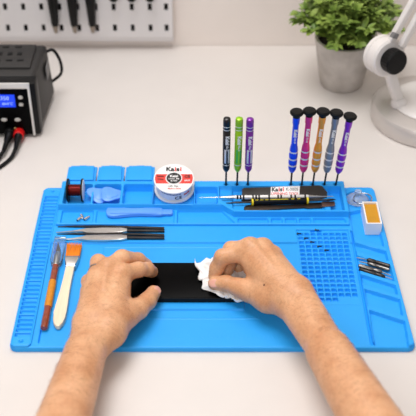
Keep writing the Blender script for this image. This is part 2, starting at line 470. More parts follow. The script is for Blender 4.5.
# lower sockets and plugs
for k, (s0, s1, cable, ring) in enumerate((
        ((10.5, 131), (3.5, 151), [(3.5, 151), (-6, 163), (-30, 175), (-60, 170)], False),
        ((19.5, 131.5), (15.5, 149), [(15.5, 149), (9, 160), (-8, 171), (-40, 182), (-70, 178)], True))):
    a = atY(s0[0], s0[1], SYF - 0.003); e = at(s1[0], s1[1], 0.009)
    d = (e - a).normalized()
    b = BM(); rod(b, atY(s0[0], s0[1], SYF + 0.001), a + d * (0.0125 if ring else 0.008), 0.0080, 0.0076, 18, 0.001); sock = part('socket', b, M['redplug'] if ring else M['black'], st)
    if ring: sock['label'] = 'red socket ring'
    b = BM(); lathe(b, [(0.0066, 0.006), (0.0064, 0.013), (0.0054, 0.015), (0.0052, 0.022), (0.004, 0.026), (0.003, (e - a).length)], frame_of(a, e)[0], 16)
    pl = part('plug', b, M['black'], st)
    pts = curve_pts([e] + [at(x, y, 0.0032) for x, y in cable[1:]], 14)
    b = BM(); tube(b, pts, 0.0028, 10); part('cable', b, M['matteblack'], pl)
# grey tag on the right side and the cord loop at the back
p = SX1 + 0.0032
b = BM(); box(b, (p - 0.0006, SYB - 0.040, sh - 0.040), (p + 0.0006, SYB - 0.014, sh - 0.018), 0.0002); part('rating_label', b, M['greyink'], st)
b = BM(); tube(b, curve_pts([(SX1 - 0.003, SYB - 0.004, sh - 0.012), (SX1 + 0.009, SYB + 0.004, sh - 0.012), (SX1 + 0.018, SYB + 0.004, sh - 0.030), (SX1 + 0.018, SYB + 0.004, sh - 0.052), (SX1 + 0.004, SYB + 0.004, sh - 0.066), (SX1 - 0.008, SYB - 0.004, sh - 0.07)], 10), 0.0024, 10)
part('power_cord', b, M['matteblack'], st)
for sx in (SX0 + 0.02, SX1 - 0.02):
    for sy in (SYF + 0.02, SYB - 0.02):
        b = BM(); rod(b, (sx, sy, 0), (sx, sy, 0.007), 0.007); part('foot', b, M['matteblack'], st)

# ================================================================== POTTED PLANT
pc = at(341, 84, 0); pc = Vector((pc.x, pc.y + 0.003, 0))
zr = 0.083
plant = thing('potted_plant', 'bushy green plant in a round grey concrete pot behind the screwdrivers', 'plant', pc)
TP = Matrix.Translation(pc)
b = BM(); lathe(b, [(0.0320, 0), (0.0345, 0.003), (0.0470, zr - 0.004), (0.0475, zr), (0.0430, zr), (0.0420, zr - 0.014), (1e-7, zr - 0.014)], TP, 40)
part('pot', b, M['concrete'], plant)
b = BM(); lathe(b, [(0.040, zr - 0.0145), (0.0417, zr - 0.009), (0.02, zr - 0.005), (1e-7, zr - 0.004)], TP, 24); part('soil', b, M['soil'], plant)
def leaf(bm, base, d, L, W, nrm):
    d = d.normalized(); s = d.cross(nrm).normalized(); n = s.cross(d)
    prof = [(0, 0.06), (0.2, 0.62), (0.45, 1.0), (0.7, 0.82), (0.9, 0.36), (1.0, 0.03)]
    rows = []
    for t, w in prof:
        c = base + d * (L * t) - n * (L * 0.22 * t * t)
        rows.append([bm.verts.new(c + s * (W * w * k) + n * (abs(k) * W * 0.28 * w)) for k in (-1, 0, 1)])
    for A, B in zip(rows, rows[1:]):
        for k in range(2): bm.faces.new((A[k], A[k + 1], B[k + 1], B[k]))
fol = BM(); stm = BM()
rng = random.Random(3)
for k in range(64):
    az = k * 2.39996 + rng.uniform(-0.2, 0.2); q = math.sqrt((k + 0.5) / 64)
    rad = q * 0.021; hgt = (0.088 - 0.062 * q * q) * rng.uniform(0.8, 1.12); out = q * 0.060 * rng.uniform(0.8, 1.15)
    p0 = pc + Vector((math.cos(az) * rad, math.sin(az) * rad, zr - 0.010))
    p2 = pc + Vector((math.cos(az) * (rad + out), math.sin(az) * (rad + out), zr + hgt))
    p1 = (p0 + p2) / 2 + Vector((0, 0, 0.014))
    pts = curve_pts([p0, p1, p2], 8); tube(stm, pts, 0.0009, 5)
    nn = len(pts)
    for i in range(3, nn):
        t = pts[i] - pts[max(i - 1, 0)] if i else pts[1] - pts[0]
        t = t.normalized()
        for s in range(2):
            a2 = i * 1.57 + s * PI + rng.uniform(-0.4, 0.4)
            sd = Vector((math.cos(a2), math.sin(a2), 0))
            d = (t * 0.7 + sd + Vector((0, 0, 0.2))).normalized()
            L = rng.uniform(0.014, 0.024) * (0.75 + 0.35 * math.sin(PI * i / nn))
            leaf(fol, pts[i] + d * 0.001, d, L, L * 0.21, Vector((0, 0, 1)) + sd * 0.2 + Vector((rng.uniform(-.3, .3), rng.uniform(-.3, .3), 0)))
    for s in range(4):
        a2 = s * PI / 2 + rng.uniform(0, 1); d = (t + Vector((math.cos(a2), math.sin(a2), 0)) * 0.55).normalized()
        L = rng.uniform(0.011, 0.016); leaf(fol, pts[-1], d, L, L * 0.28, Vector((math.cos(a2), math.sin(a2), 0.6)) * -1 + Vector((0, 0, 2)))
me = bpy.data.meshes.new('foliage'); fol.to_mesh(me); fol.free(); link_mesh('foliage', me, M['leaf'], plant, True, 60)
part('stems', stm, M['stem'], plant)

# ================================================================== DESK LAMP
lc = at(428, 118, 0.0); LR = 0.088
lamp = thing('desk_lamp', 'white desk lamp arm with black knob on a round silver base', 'lamp', lc)
TL = Matrix.Translation(lc)
b = BM(); lathe(b, [(LR - 0.002, 0), (LR, 0.002), (LR, 0.020), (LR - 0.004, 0.026), (LR - 0.012, 0.0285), (0.06, 0.0295), (1e-7, 0.0295)], TL, 72); base = part('base', b, M['lampgrey'], lamp)
b = BM(); lathe(b, [(0.058, 0.029), (0.059, 0.031), (0.055, 0.034), (0.050, 0.035), (1e-7, 0.0355)], TL, 64); part('base_disc', b, M['lampwhite'], lamp)
JY = lc.y - 0.004
foot = at(399, 103, 0.034)
J = atY(384.5, 56.0, foot.y + 0.004)
k_ = atY(396.0, 62.5, foot.y - 0.020)
ax = (k_ - J).normalized()
# lower arm
m, L = frame_of(foot, J)
side = ax
def bar(a, e, wid, thick, bev=0.002):
    a, e = Vector(a), Vector(e); z = (e - a).normalized(); x = (ax - z * ax.dot(z)).normalized(); y = z.cross(x)
    mm = axes(a, x, y, z); bb = BM(); Ln = (e - a).length
    box(bb, (-thick / 2, -wid / 2, 0), (thick / 2, wid / 2, Ln), bev, 3, mm); return bb
part('lower_arm', bar(foot - (J - foot).normalized() * 0.002, J, 0.016, 0.014, 0.004), M['lampwhite'], lamp)
b = BM(); lathe(b, [(0.012, -0.004), (0.0125, 0.002), (0.010, 0.007), (0.007, 0.009)], Matrix.Translation(foot), 24); part('arm_socket', b, M['lampwhite'], lamp)
HRr = 0.0285
m, _ = frame_of(J - ax * 0.016, J + ax)
b = BM(); lathe(b, [(HRr - 0.003, 0), (HRr, 0.003), (HRr, 0.010), (HRr - 0.001, 0.0105), (HRr - 0.001, 0.012), (HRr, 0.0125), (HRr, 0.026), (HRr - 0.003, 0.029), (0.018, 0.0295)], m, 48); part('joint_hub', b, M['lampwhite'], lamp)
# knurled knob
b = BM(); n = 72; prof = [(0.0175, 0.0), (0.0185, 0.002), (0.0185, 0.0155), (0.0165, 0.0175), (0.006, 0.0180)]
mk, _ = frame_of(J + ax * 0.0135, J + ax)
lathe(b, prof, mk, n)
inv = mk.inverted()
for v in b.verts:
    l = inv @ v.co
    if l.xy.length > 0.0178:
        a = math.atan2(l.y, l.x); f = 1 - 0.045 * (0.5 + 0.5 * math.cos(a * 24)); l.x *= f; l.y *= f; v.co = mk @ l
part('knob', b, M['black'], lamp)
mk2, _ = frame_of(J - ax * 0.022, J)
b = BM(); lathe(b, [(0.016, 0), (0.017, 0.002), (0.017, 0.007)], mk2, 32); part('rear_cap', b, M['black'], lamp)
# upper arm: two parallel rods rising to the upper right
e1 = atY(424, -20, J.y + 0.015); dirU = (e1 - atY(393, 36, J.y)).normalized()
s1 = atY(390.5, 42, J.y - 0.004); s2 = atY(401, 47, J.y - 0.010)
for s in (s1, s2):
    part('upper_arm', bar(s, s + dirU * 0.26, 0.0095, 0.010, 0.002), M['lampwhite'], lamp)
cp = atY(394.5, 35.5, J.y - 0.012)
b = BM(); mm = axes(cp, ax, dirU.cross(ax).normalized(), dirU); box(b, (-0.004, -0.0045, -0.004), (0.004, 0.0045, 0.004), 0.0008, 2, mm); part('clip', b, M['greyink'], lamp)
cp = atY(373, 64.5, J.y - 0.012)
b = BM(); box(b, (-0.003, -0.004, -0.004), (0.003, 0.004, 0.004), 0.0008, 2, axes(cp, ax, dirU.cross(ax).normalized(), dirU)); part('clip', b, M['greyink'], lamp)

# ================================================================== REPAIR MAT
Z_MAIN, Z_TIER, Z_STRIP, Z_SIDE, Z_R2, Z_R1, Z_FLOOR = 0.0068, 0.0090, 0.0090, 0.0100, 0.0122, 0.0205, 0.0082
MX0, MX1, MY0, MY1 = -0.2250, 0.2275, 0.0, 0.2985
mat_ = thing('repair_mat', 'bright blue silicone repair mat with trays, slots and small parts grid', 'work mat', (0, 0.149, 0))
PAD = (-0.1135, 0.0428, 0.0600, 0.1560)
GX0, GX1, GY0, GY1 = 0.1140, 0.1822, 0.0690, 0.2085
def f_base(X, Y):
    Z = np.full(X.shape, Z_MAIN)
    Z = blend(Z, np.where(Y > 0.1815, -1, 1) * np.abs(Y - 0.1815), Z_TIER, 0.0016)
    d = np.abs(sd_box(X, Y, -0.1325, 0.0597, 0.0465, 0.1745, 0.001)) - 0.0005
    Z = blend(Z, d, Z_MAIN + 0.0006, 0.0012)
    Z = blend(Z, sd_box(X, Y, *PAD, 0.002), Z_MAIN + 0.0022, 0.0014)
    Z = blend(Z, sd_box(X, Y, -0.1932, -0.1918, 0.008, 0.178, 0.0005), Z_MAIN - 0.003, 0.0010)
    # ruler ticks along the front edge
    t = np.abs(((X + 0.17) / 0.005) % 1 - 0.5) * 0.005
    big = (np.floor((X + 0.17) / 0.005) % 2 == 0)
    tick = (t > 0.0018) & (Y > 0.0145) & (Y < np.where(big, 0.0195, 0.0175)) & (X > -0.17) & (X < 0.11)
    Z = Z + tick * 0.00018
    # recess that takes the grid insert and the side tray ledge
    Z = blend(Z, sd_box(X, Y, GX0 + 0.001, GX1 - 0.001, GY0 + 0.001, GY1 - 0.001), 0.0030, 0.0008)
    Z = blend(Z, sd_box(X, Y, 0.1845, 0.1868, 0.004, 0.205), Z_MAIN - 0.002, 0.0012)
    Z = blend(Z, sd_box(X, Y, 0.1878, 0.2259, 0.0018, MY1 - 0.0018, 0.006), 0.0030, 0.0006)
    Z = blend(Z, sd_box(X, Y, -0.2229, -0.2009, 0.0018, MY1 - 0.0018, 0.005), 0.0030, 0.0006)
    return Z
base_ = heightfield('base', MX0, MX1, MY0, MY1, 0.0, f_base, M['blue'], mat_, corner=0.008, edge=0.0025)

def f_grid(X, Y):
    Z = np.full(X.shape, Z_MAIN + 0.0004)
    p = 0.0081
    for i in range(8):
        for j in range(-1, 16):
            if j == -1 and i not in (2, 3): continue
            if j == 15 and i not in (0, 1, 2, 3, 4): continue
            cx, cy = 0.1197 + p * i, 0.1995 - p * j
            s = (slice(max(0, int((cy - 0.004 - GY0) / gs)), int((cy + 0.004 - GY0) / gs) + 2), slice(max(0, int((cx - 0.004 - GX0) / gs)), int((cx + 0.004 - GX0) / gs) + 2))
            Z[s] = blend(Z[s], sd_box(X[s], Y[s], cx - 0.0029, cx + 0.0029, cy - 0.0029, cy + 0.0029, 0.0008), 0.0036, 0.0010)
    return Z
gs = 0.0005
heightfield('parts_grid', GX0, GX1, GY0, GY1, 0.0030, f_grid, M['blue'], mat_, step=gs, edge=0.0006)

FL = 0.0075
def flare(o):
    n_ = len(o.data.vertices); c_ = np.empty(n_ * 3, np.float32); o.data.vertices.foreach_get('co', c_); c_ = c_.reshape(-1, 3)
    x, y = c_[:, 0], c_[:, 1] + 0.149
    c_[:, 0] = x + FL * (1 - y / 0.3) * np.clip((x - 0.187) / 0.040, 0, None); o.data.vertices.foreach_set('co', c_.ravel()); o.data.update()
def unflare(x, y):
    return 0.187 + (x - 0.187) / (1 + FL * (1 - y / 0.3) / 0.040)
flare(base_)
SXA, SXB = MX0 + 0.0010, -0.2003
def f_strip(X, Y):
    Z = np.full(X.shape, Z_STRIP)
    for k in range(36):
        cy = 0.0185 + k * 0.00735
        Z = blend(Z, sd_box(X, Y, SXA + 0.0035, SXB - 0.0030, cy - 0.0026, cy + 0.0026, 0.0006), Z_STRIP - 0.0026, 0.0010)
        Z = blend(Z, np.hypot(X - SXA - 0.0045, Y - cy - 0.0006) - 0.0009, Z_STRIP - 0.0046, 0.0008)
    d = np.abs(sd_box(X, Y, SXA + 0.0020, SXB - 0.0016, 0.003, 0.2925, 0.003)) - 0.0003
    Z = blend(Z, d, Z_STRIP - 0.0006, 0.0008)
    for cy in (0.0085, 0.2895):
        Z = blend(Z, np.hypot(X - (SXA + SXB) / 2, Y - cy) - 0.0026, Z_STRIP - 0.0012, 0.0008)
        Z = blend(Z, np.hypot(X - (SXA + SXB) / 2, Y - cy) - 0.0018, Z_STRIP + 0.0012, 0.0012)
    return Z
heightfield('slot_strip', SXA, SXB, 0.0010, MY1 - 0.001, 0.0030, f_strip, M['blue'], mat_, step=0.0006, corner=0.006)

DX0, DX1 = 0.1872, MX1 - 0.0010
def pp(*pts, z=Z_SIDE):
    w_ = [at(x, y, z) for x, y in pts]; return [(unflare(p.x, p.y), p.y) for p in w_]
side_polys = [pp((349.5, 212), (374, 207), (384.5, 246.5), (352, 236.5)),
              pp((353.5, 242), (386, 251), (388.7, 261), (355.2, 250)),
              pp((356.3, 255), (390.5, 265.5), (394.5, 281), (360.2, 270.5)),
              pp((361, 274), (395.5, 285), (397.8, 294.5), (363.2, 284)),
              pp((364.5, 288.5), (400, 299), (403, 315.5), (367.6, 305)),
              pp((369, 309.5), (405, 321), (409.3, 345.5), (375, 345.5))]
def f_side(X, Y):
    Z = np.full(X.shape, Z_SIDE)
    for P in side_polys: Z = blend(Z, sd_poly(X, Y, P) + 0.0004, 0.0048, 0.0012)
    c = at(357.5, 199.5, Z_SIDE)
    d = np.hypot((X - c.x), (Y - c.y)) - 0.0182
    Z = blend(Z, d, 0.0050, 0.0022)
    return Z
side_ = heightfield('side_tray', DX0, DX1, 0.0010, MY1 - 0.001, 0.0030, f_side, M['blue'], mat_, corner=0.007)
flare(side_)

TX0, TX1, TY0 = -0.1985, 0.1850, 0.2150
Y_STEP = 0.2452; Y_STEPR = 0.2300
holes = [at(px, 184.3, Z_R1) for px in (226, 237, 247.8, 290.8, 301.6, 312.5, 324.0, 335.2)]
def f_tray(X, Y):
    ystep = np.where(X < 0.018, Y_STEP, np.where(X > 0.034, Y_STEPR, Y_STEP + (Y_STEPR - Y_STEP) * (X - 0.018) / 0.016))
    Z = blend(np.full(X.shape, Z_R2), ystep - Y, Z_R1, 0.0016)
    YB, YF = 0.2895, 0.2480
    for x0, x1 in ((-0.1920, -0.1568), (-0.1525, -0.1180), (-0.1132, -0.0756)):
        Z = blend(Z, sd_box(X, Y, x0, x1, YF, YB, 0.002), Z_FLOOR, 0.0016)
    Z = blend(Z, sd_box(X, Y, -0.0728, -0.0190, YF - 0.001, 0.32, 0.002), Z_FLOOR, 0.0016)
    Z = blend(Z, sd_box(X, Y, -0.0170, 0.0125, YF, YB - 0.006, 0.002), 0.0105, 0.0016)
    # tool well with a slanted left ledge
    Z = blend(Z, sd_poly(X, Y, [(0.0155, 0.2850), (0.0155, 0.2600), (0.0360, 0.2340), (0.1565, 0.2340), (0.1565, 0.2850)]), 0.0150, 0.0016)
    Z = blend(Z, sd_poly(X, Y, [(0.0330, 0.2850), (0.0330, 0.2420), (0.0420, 0.2340), (0.1565, 0.2340), (0.1565, 0.2850)]), 0.0115, 0.0016)
    Z = blend(Z, sd_box(X, Y, 0.155, 0.165, 0.234, 0.285), 0.0135, 0.0016)
    Z = blend(Z, sd_box(X, Y, 0.1635, 0.1788, 0.2340, 0.2850, 0.001), Z_FLOOR, 0.0016)
    # front row
    R2A, R2B = 0.2178, 0.2435
    for x0, x1, zf in ((-0.1925, -0.1515, 0.0082), (-0.1465, -0.0445, 0.0100)):
        Z = blend(Z, sd_box(X, Y, x0, x1, R2A, R2B, 0.002), zf, 0.0016)
    Z = blend(Z, sd_poly(X, Y, [(-0.0400, R2A), (0.0350, R2A), (0.0180, R2B), (-0.0400, R2B)]), 0.0082, 0.0016)
    for x0, x1 in ((0.0395, 0.0785), (0.0832, 0.0970), (0.1012, 0.1160), (0.1200, 0.1345), (0.1385, 0.1795)):
        Z = blend(Z, sd_box(X, Y, x0, x1, 0.2180, 0.2268, 0.0015), Z_FLOOR, 0.0016)
    for h in holes: Z = blend(Z, np.hypot(X - h.x, Y - h.y) - 0.0022, 0.0100, 0.0008)
    return Z
heightfield('storage_tray', TX0, TX1, TY0, MY1 - 0.0005, 0.0060, f_tray, M['blue'], mat_, corner=0.002, edge=0.0015)
# three lids folded back behind the back row
for x0, x1 in ((-0.1950, -0.1545), (-0.1528, -0.1160), (-0.1143, -0.0742)):
    b = BM(); ylo, yhi = MY1 + 0.0002, 0.3370
    xm = (x0 + x1) / 2
    box(b, (x0, ylo, 0.0125), (x1, yhi, 0.0160), 0.001)
    prism(b, [(xm - 0.0075, yhi - 0.001), (xm + 0.0075, yhi - 0.001), (xm + 0.005, yhi + 0.0035), (xm - 0.005, yhi + 0.0035)], 0.0125, 0.016, 0.0008)
    lid = part('lid', b, M['blue'], mat_)
    b = BM(); prism(b, [(x0 + 0.0025, ylo + 0.003), (x1 - 0.0025, ylo + 0.003), (x1 - 0.004, yhi - 0.002), (x0 + 0.004, yhi - 0.002)], 0.0155, 0.0195, 0.0012); part('lid_plug', b, M['blue'], lid)
    b = BM(); box(b, (x0 + 0.006, MY1 - 0.001, 0.013), (x1 - 0.006, MY1 + 0.002, 0.0150), 0.0005); part('hinge', b, M['blue'], lid)

# ================================================================== THINGS ON THE MAT
# --- magnet wire spool
sz = Z_FLOOR + 0.0158; sc = at(76, 188.5, sz); sy = min(max(sc.y, 0.2655), 0.272)
ws = thing('wire_spool', 'small black spool of dark red enamelled wire in the back left tray', 'wire spool', (at(76, 188, sz).x, sy, Z_FLOOR))
xl, xr = at(68.5, 188, sz).x, at(82.8, 188, sz).x
RX = lambda x: axes((x, sy, sz), (0, 1, 0), (0, 0, 1), (1, 0, 0))
b = BM(); lathe(b, [(0.0048, 0), (0.0155, 0), (0.0158, 0.0006), (0.0158, 0.0016), (0.0155, 0.0022), (0.0048, 0.0022)], RX(xl - 0.001), 40); part('flange', b, M['black'], ws)
b = BM(); lathe(b, [(0.0048, 0), (0.0155, 0), (0.0158, 0.0006), (0.0158, 0.0016), (0.0155, 0.0022), (0.0048, 0.0022)], RX(xr - 0.001), 40); fl = part('flange', b, M['black'], ws)
b = BM(); lathe(b, [(0.004, 0), (0.0142, 0), (0.0140, 0.0005), (0.004, 0.0005)], RX(xr + 0.0012), 40); fp = part('flange_label', b, M['white'], fl); fp['label'] = 'pale disc label on the right flange'
b = BM(); prof = [(0.0070, 0.0)]
nw = 22; wl = xr - xl - 0.002
for i in range(nw): prof += [(0.0076, wl * (i + 0.15) / nw), (0.0080, wl * (i + 0.5) / nw), (0.0076, wl * (i + 0.85) / nw)]
prof += [(0.0070, wl)]
lathe(b, prof, RX(xl + 0.0011), 32); part('wire_winding', b, M['copper'], ws)
b = BM(); lathe(b, [(0.0047, 0), (0.0047, xr - xl + 0.0015)], RX(xl - 0.0008), 20); part('core', b, M['black'], ws)

# --- two opening picks
def pick(px, py, z, ang, label, tilt):
    loc = at(px, py, z)
    pts = []
    R = 0.0162
    for k in range(48):
        a = 2 * PI * k / 48
        r = R * (0.80 + 0.14 * math.cos(3 * a) + 0.05 * math.cos(a)); pts.append((r * math.cos(a) * 1.12, r * math.sin(a)))
    t = thing('opening_pick', label, 'pick', loc, 'blue picks in the back tray'); t.rotation_euler = (tilt[0], tilt[1], ang)
    b = BM(); prism(b, pts, -0.0007, 0.0007, 0.0004); part('blade', b, M['lblue'], t, world=False)
    b = BM(); prism(b, [(x * 0.62, y * 0.62) for x, y in pts], 0.0006, 0.0012, 0.0003); part('grip_panel', b, M['lblue'], t, world=False)
pick(98.8, 195.0, 0.0175, 2.75, 'blue pick lying underneath, pointing left toward the wire spool', (-0.10, -0.22))
pick(110.6, 194.2, 0.0195, 0.1, 'blue pick lying on top of the other pick', (0.12, 0.10))

# --- light blue spudger
ZS = 0.0108
za = ZS + 0.0045
def outline(pxs, z):  # list of (px, ytop, ybot) -> polygon
    top = [at(x, a, z) for x, a, c in pxs]; bot = [at(x, c, z) for x, a, c in pxs]
    return [(p.x, p.y) for p in top] + [(p.x, p.y) for p in bot[::-1]]
o1 = [(106.2, 209.5, 212.5), (107.5, 207.4, 214.7), (110, 206.6, 215.6), (114, 206.8, 215.8), (120, 207.4, 215.2), (130, 208.1, 214.2), (140, 208.0, 213.8), (152, 207.5, 214.0), (159, 207.2, 214.3), (162.3, 207.8, 214.0)]
o2 = [(161.5, 208.6, 213.4), (171, 208.6, 213.2), (172.5, 209, 212.8)]
c = at(138, 211, 0)
t = thing('plastic_spudger', 'long light blue plastic pry tool lying in the front tray row', 'pry tool', (c.x, 0.228, ZS))
b = BM(); prism(b, outline(o1, za), ZS + 0.0003, ZS + 0.0045, 0.0012); part('handle', b, M['lblue'], t)
b = BM(); prism(b, outline(o2, za), ZS + 0.0003, ZS + 0.0036, 0.0006); part('square_end', b, M['lblue'], t)
b = BM(); prism(b, outline([(110, 209.4, 212.6), (125, 209.8, 212.4), (158, 209.6, 212.2)], za + 0.0018), ZS + 0.0043, ZS + 0.0052, 0.0003); part('grip_rib', b, M['lblue'], t)

# --- chrome nozzle tips
for k, (p0, p1, lb) in enumerate((((77.3, 220.6), (80.6, 217.6), 'small chrome tip lying at the left of the little heap'),
                                  ((81.2, 214.9), (83.2, 219.0), 'small chrome tip lying at the back of the little heap'),
                                  ((84.3, 219.8), (89.2, 216.6), 'small chrome tip lying at the right of the little heap'))):
    z = 0.0084 + 0.0024; a, e = at(*p0, z), at(*p1, z)
    t = thing('metal_tip', lb, 'metal tip', ((a + e) / 2) - Vector((0, 0, 0.0024)), 'chrome tips in the front tray row')
    m, L = frame_of(a, e)
    b = BM(); lathe(b, [(0.0012, 0), (0.0022, 0.0002), (0.0022, L * 0.6), (0.0015, L * 0.7), (0.0015, L)], m, 18); part('barrel', b, M['chrome'], t)
    b = BM(); lathe(b, [(0.0012, -0.0002), (0.0012, 0.0004)], m, 14); part('bore', b, M['pegdark'], t)

# --- tweezers
def tweezers(upper, lower, joinT, joinB, label, z0):
    t = thing('tweezers', label, 'tweezers', at(112, (upper[0][1] + lower[0][1]) / 2, z0), 'tweezers on the mat')
    z = z0 + 0.003
    def strip(pts, hgt, m, name):
        b = BM(); prism(b, outline(pts, z), z0 + 0.0004, z0 + hgt, 0.0004)
        xt, xe = at(pts[0][0], pts[0][1], z).x, at(84, 230, z).x
        if xt < xe:
            for v in b.verts: v.co.z = z0 + 0.0003 + (v.co.z - z0 - 0.0003) * (0.25 + 0.75 * min(1, max(0, (v.co.x - xt) / (xe - xt))))
        return part(name, b, m, t)
    u = strip(upper, 0.0026, M['darksteel'], 'arm'); u['label'] = 'far arm coloured as in shade'  # shade and dark reflection on the far arm put into its colour
    l = strip(lower, 0.0036, M['steel'], 'arm'); l['label'] = 'bright near arm with grip'
    b = BM()
    for i in range(14):
        px = 88 + i * 2.4; yc = np.interp(px, [p[0] for p in lower], [(p[1] + p[2]) / 2 for p in lower])
        a, c = at(px, yc - 1.7, z), at(px, yc + 1.7, z)
        rod(b, Vector((a.x, a.y, z0 + 0.0036)), Vector((c.x, c.y, z0 + 0.0036)), 0.0003, n=6)
    part('grip_ridges', b, M['steel'], l)
    strip([(126, joinT, joinT + 1.6), (140, joinT + 0.3, joinT + 1.9), (164.3, joinT + 0.9, joinT + 2.6)], 0.0034, M['darksteel'], 'handle_end')
    strip([(126, joinB - 2.6, joinB - 0.4), (140, joinB - 2.4, joinB - 0.4), (164.3, joinB - 2.1, joinB - 0.4)], 0.0034, M['darksteel'], 'handle_end')
tweezers([(57.5, 225.0, 225.7), (75, 224.9, 226.0), (100, 225.0, 226.5), (128, 225.4, 227.0)],
         [(56, 230.9, 231.4), (72, 230.3, 231.3), (82, 229.5, 231.4), (86, 228.3, 232.6), (104, 227.9, 232.8), (121, 228.0, 232.4), (127, 228.6, 231.2)],
         226.1, 231.6, 'slim steel tweezers, the pair farther from the brush', Z_TIER)
tweezers([(57, 232.4, 232.9), (75, 232.4, 233.3), (100, 232.6, 233.9), (128, 232.8, 234.4)],
         [(55.5, 238.5, 239.0), (72, 237.8, 238.9), (82, 237.0, 239.2), (86, 235.2, 240.2), (104, 234.8, 240.4), (121, 234.8, 239.8), (127, 235.6, 238.6)],
         233.0, 238.6, 'slim steel tweezers, the pair nearer the orange brush', Z_TIER)

# --- craft knife with clear cap
zk = Z_MAIN + 0.0046
ka, kb = at(55.6, 266, zk), at(43.9, 328.5, zk)
t = thing('craft_knife', 'amber handled craft knife with clear blade cap beside the orange brush', 'knife', ((ka + kb) / 2).xy.to_3d() + Vector((0, 0, Z_MAIN)))
m, L = frame_of(kb, ka)
def kp(fr): return kb + (ka - kb) * fr
b = BM(); lathe(b, [(0.0034, 0), (0.0043, 0.001), (0.0045, 0.012), (0.0042, 0.030), (0.0040, L * 0.5), (0.0043, L * 0.9), (0.0040, L)], m, 20); hd = part('handle', b, M['amber'], t)
b = BM(); lathe(b, [(0.0043, L * 0.32), (0.0046, L * 0.34), (0.0046, L * 0.72), (0.0043, L * 0.74)], m, 20); g = part('grip_sleeve', b, M['orange_grip'], hd); g['label'] = 'yellow orange grip sleeve'
d = (ka - kb).normalized()
b = BM(); lathe(b, [(0.0036, L), (0.0040, L + 0.002), (0.0040, L + 0.018), (0.0028, L + 0.024), (0.0018, L + 0.025)], m, 20); part('collar', b, M['steel'], t)
bl = ka + d * 0.023; x_ = Vector((d.y, -d.x, 0)).normalized(); up = x_.cross(d); up = up if up.z > 0 else -up
b = BM(); prism(b, [(-0.0025, 0), (0.0025, 0), (0.0025, 0.006), (-0.0020, 0.021), (-0.0025, 0.021)], -0.0002, 0.0002, 0, axes(bl, x_, d, up)); part('blade', b, M['darksteel'], t)
b = BM()
c0, c1 = ka + d * 0.002, ka + d * 0.052
prism(b, [(-0.0055, 0), (0.0055, 0), (0.0074, 0.006), (0.0074, 0.050), (-0.0074, 0.050), (-0.0074, 0.006)], -0.0042, 0.0048, 0.0012, axes(c0, x_, d, up)); part('cap', b, M['clear'], t)

# --- orange bristled brush
zb_ = Z_MAIN + 0.004
t = thing('flat_brush', 'flat brush with orange bristles and pale wooden handle beside the knife', 'brush', at(66, 285, Z_MAIN))
def rows(rws, z):  # (py, pxleft, pxright) -> polygon
    lft = [at(a, y, z) for y, a, c in rws]; rgt = [at(c, y, z) for y, a, c in rws]
    return [(p.x, p.y) for p in lft] + [(p.x, p.y) for p in rgt[::-1]]
b = BM(); prism(b, rows([(266, 66.0, 74.8), (272, 65.2, 73.6), (280, 63.4, 71.8), (292, 60.2, 69.6), (304, 56.6, 68.0), (314, 53.8, 66.4), (320, 53.0, 64.8), (324, 53.6, 62.8), (326.6, 55.2, 60.8), (327.8, 56.8, 59.4)], zb_), Z_MAIN + 0.0003, Z_MAIN + 0.0070, 0.0016); part('handle', b, M['wood'], t)
b = BM(); prism(b, rows([(257.2, 65.4, 79.4), (260, 65.2, 78.6), (267.8, 65.6, 75.6)], zb_ + 0.001), Z_MAIN + 0.0001, Z_MAIN + 0.0082, 0.0016); part('ferrule', b, M['steel'], t)
# bristles: many thin filaments in one tuft
b = BM(); rb = random.Random(5)
A0, A1 = at(65.8, 258.5, zb_), at(79.0, 258.8, zb_); B0, B1 = at(67.3, 243.0, zb_), at(82.2, 243.8, zb_)
for i in range(34):
    for j in range(5):
        u = (i + rb.uniform(0.1, 0.9)) / 34; a = A0.lerp(A1, u); e = B0.lerp(B1, min(1, max(0, u + rb.uniform(-.03, .03))))
        zz = Z_MAIN + 0.0012 + j * 0.0014
        e = a + (e - a) * rb.uniform(0.88, 1.03)
        rod(b, Vector((a.x, a.y, zz)), Vector((e.x, e.y, Z_MAIN + 0.0010 + (j) * 0.0011)), 0.00042, 0.0002, 5)
part('bristles', b, M['bristle'], t)

# --- smartphone
ZP0 = Z_MAIN + 0.0022; ZP1 = ZP0 + 0.0068
ph = thing('smartphone', 'black smartphone lying face up under both hands', 'phone', (-0.032, 0.11, ZP0))
pa = at(241, 262.5, ZP1); pb_ = at(242.5, 303, ZP0)
PHX0, PHX1, PHY0, PHY1 = 0.0415 - 0.146, 0.0415, pb_.y + 0.0008, pa.y
b = BM()
def rrect(x0, x1, y0, y1, r, n=6):
    pts = []
    for cx, cy, a0 in ((x1 - r, y1 - r, 0), (x0 + r, y1 - r, 90), (x0 + r, y0 + r, 180), (x1 - r, y0 + r, 270)):
        for k in range(n + 1):
            a = math.radians(a0 + 90 * k / n); pts.append((cx + r * math.cos(a), cy + r * math.sin(a)))
    return pts
prism(b, rrect(PHX0, PHX1, PHY0, PHY1, 0.003), ZP0 + 0.0002, ZP1 - 0.0004, 0.0012); part('body', b, M['matteblack'], ph)
b = BM(); prism(b, rrect(PHX0 + 0.001, PHX1 - 0.001, PHY0 + 0.001, PHY1 - 0.001, 0.0025), ZP1 - 0.0008, ZP1, 0.0003); part('screen', b, M['glassblack'], ph)

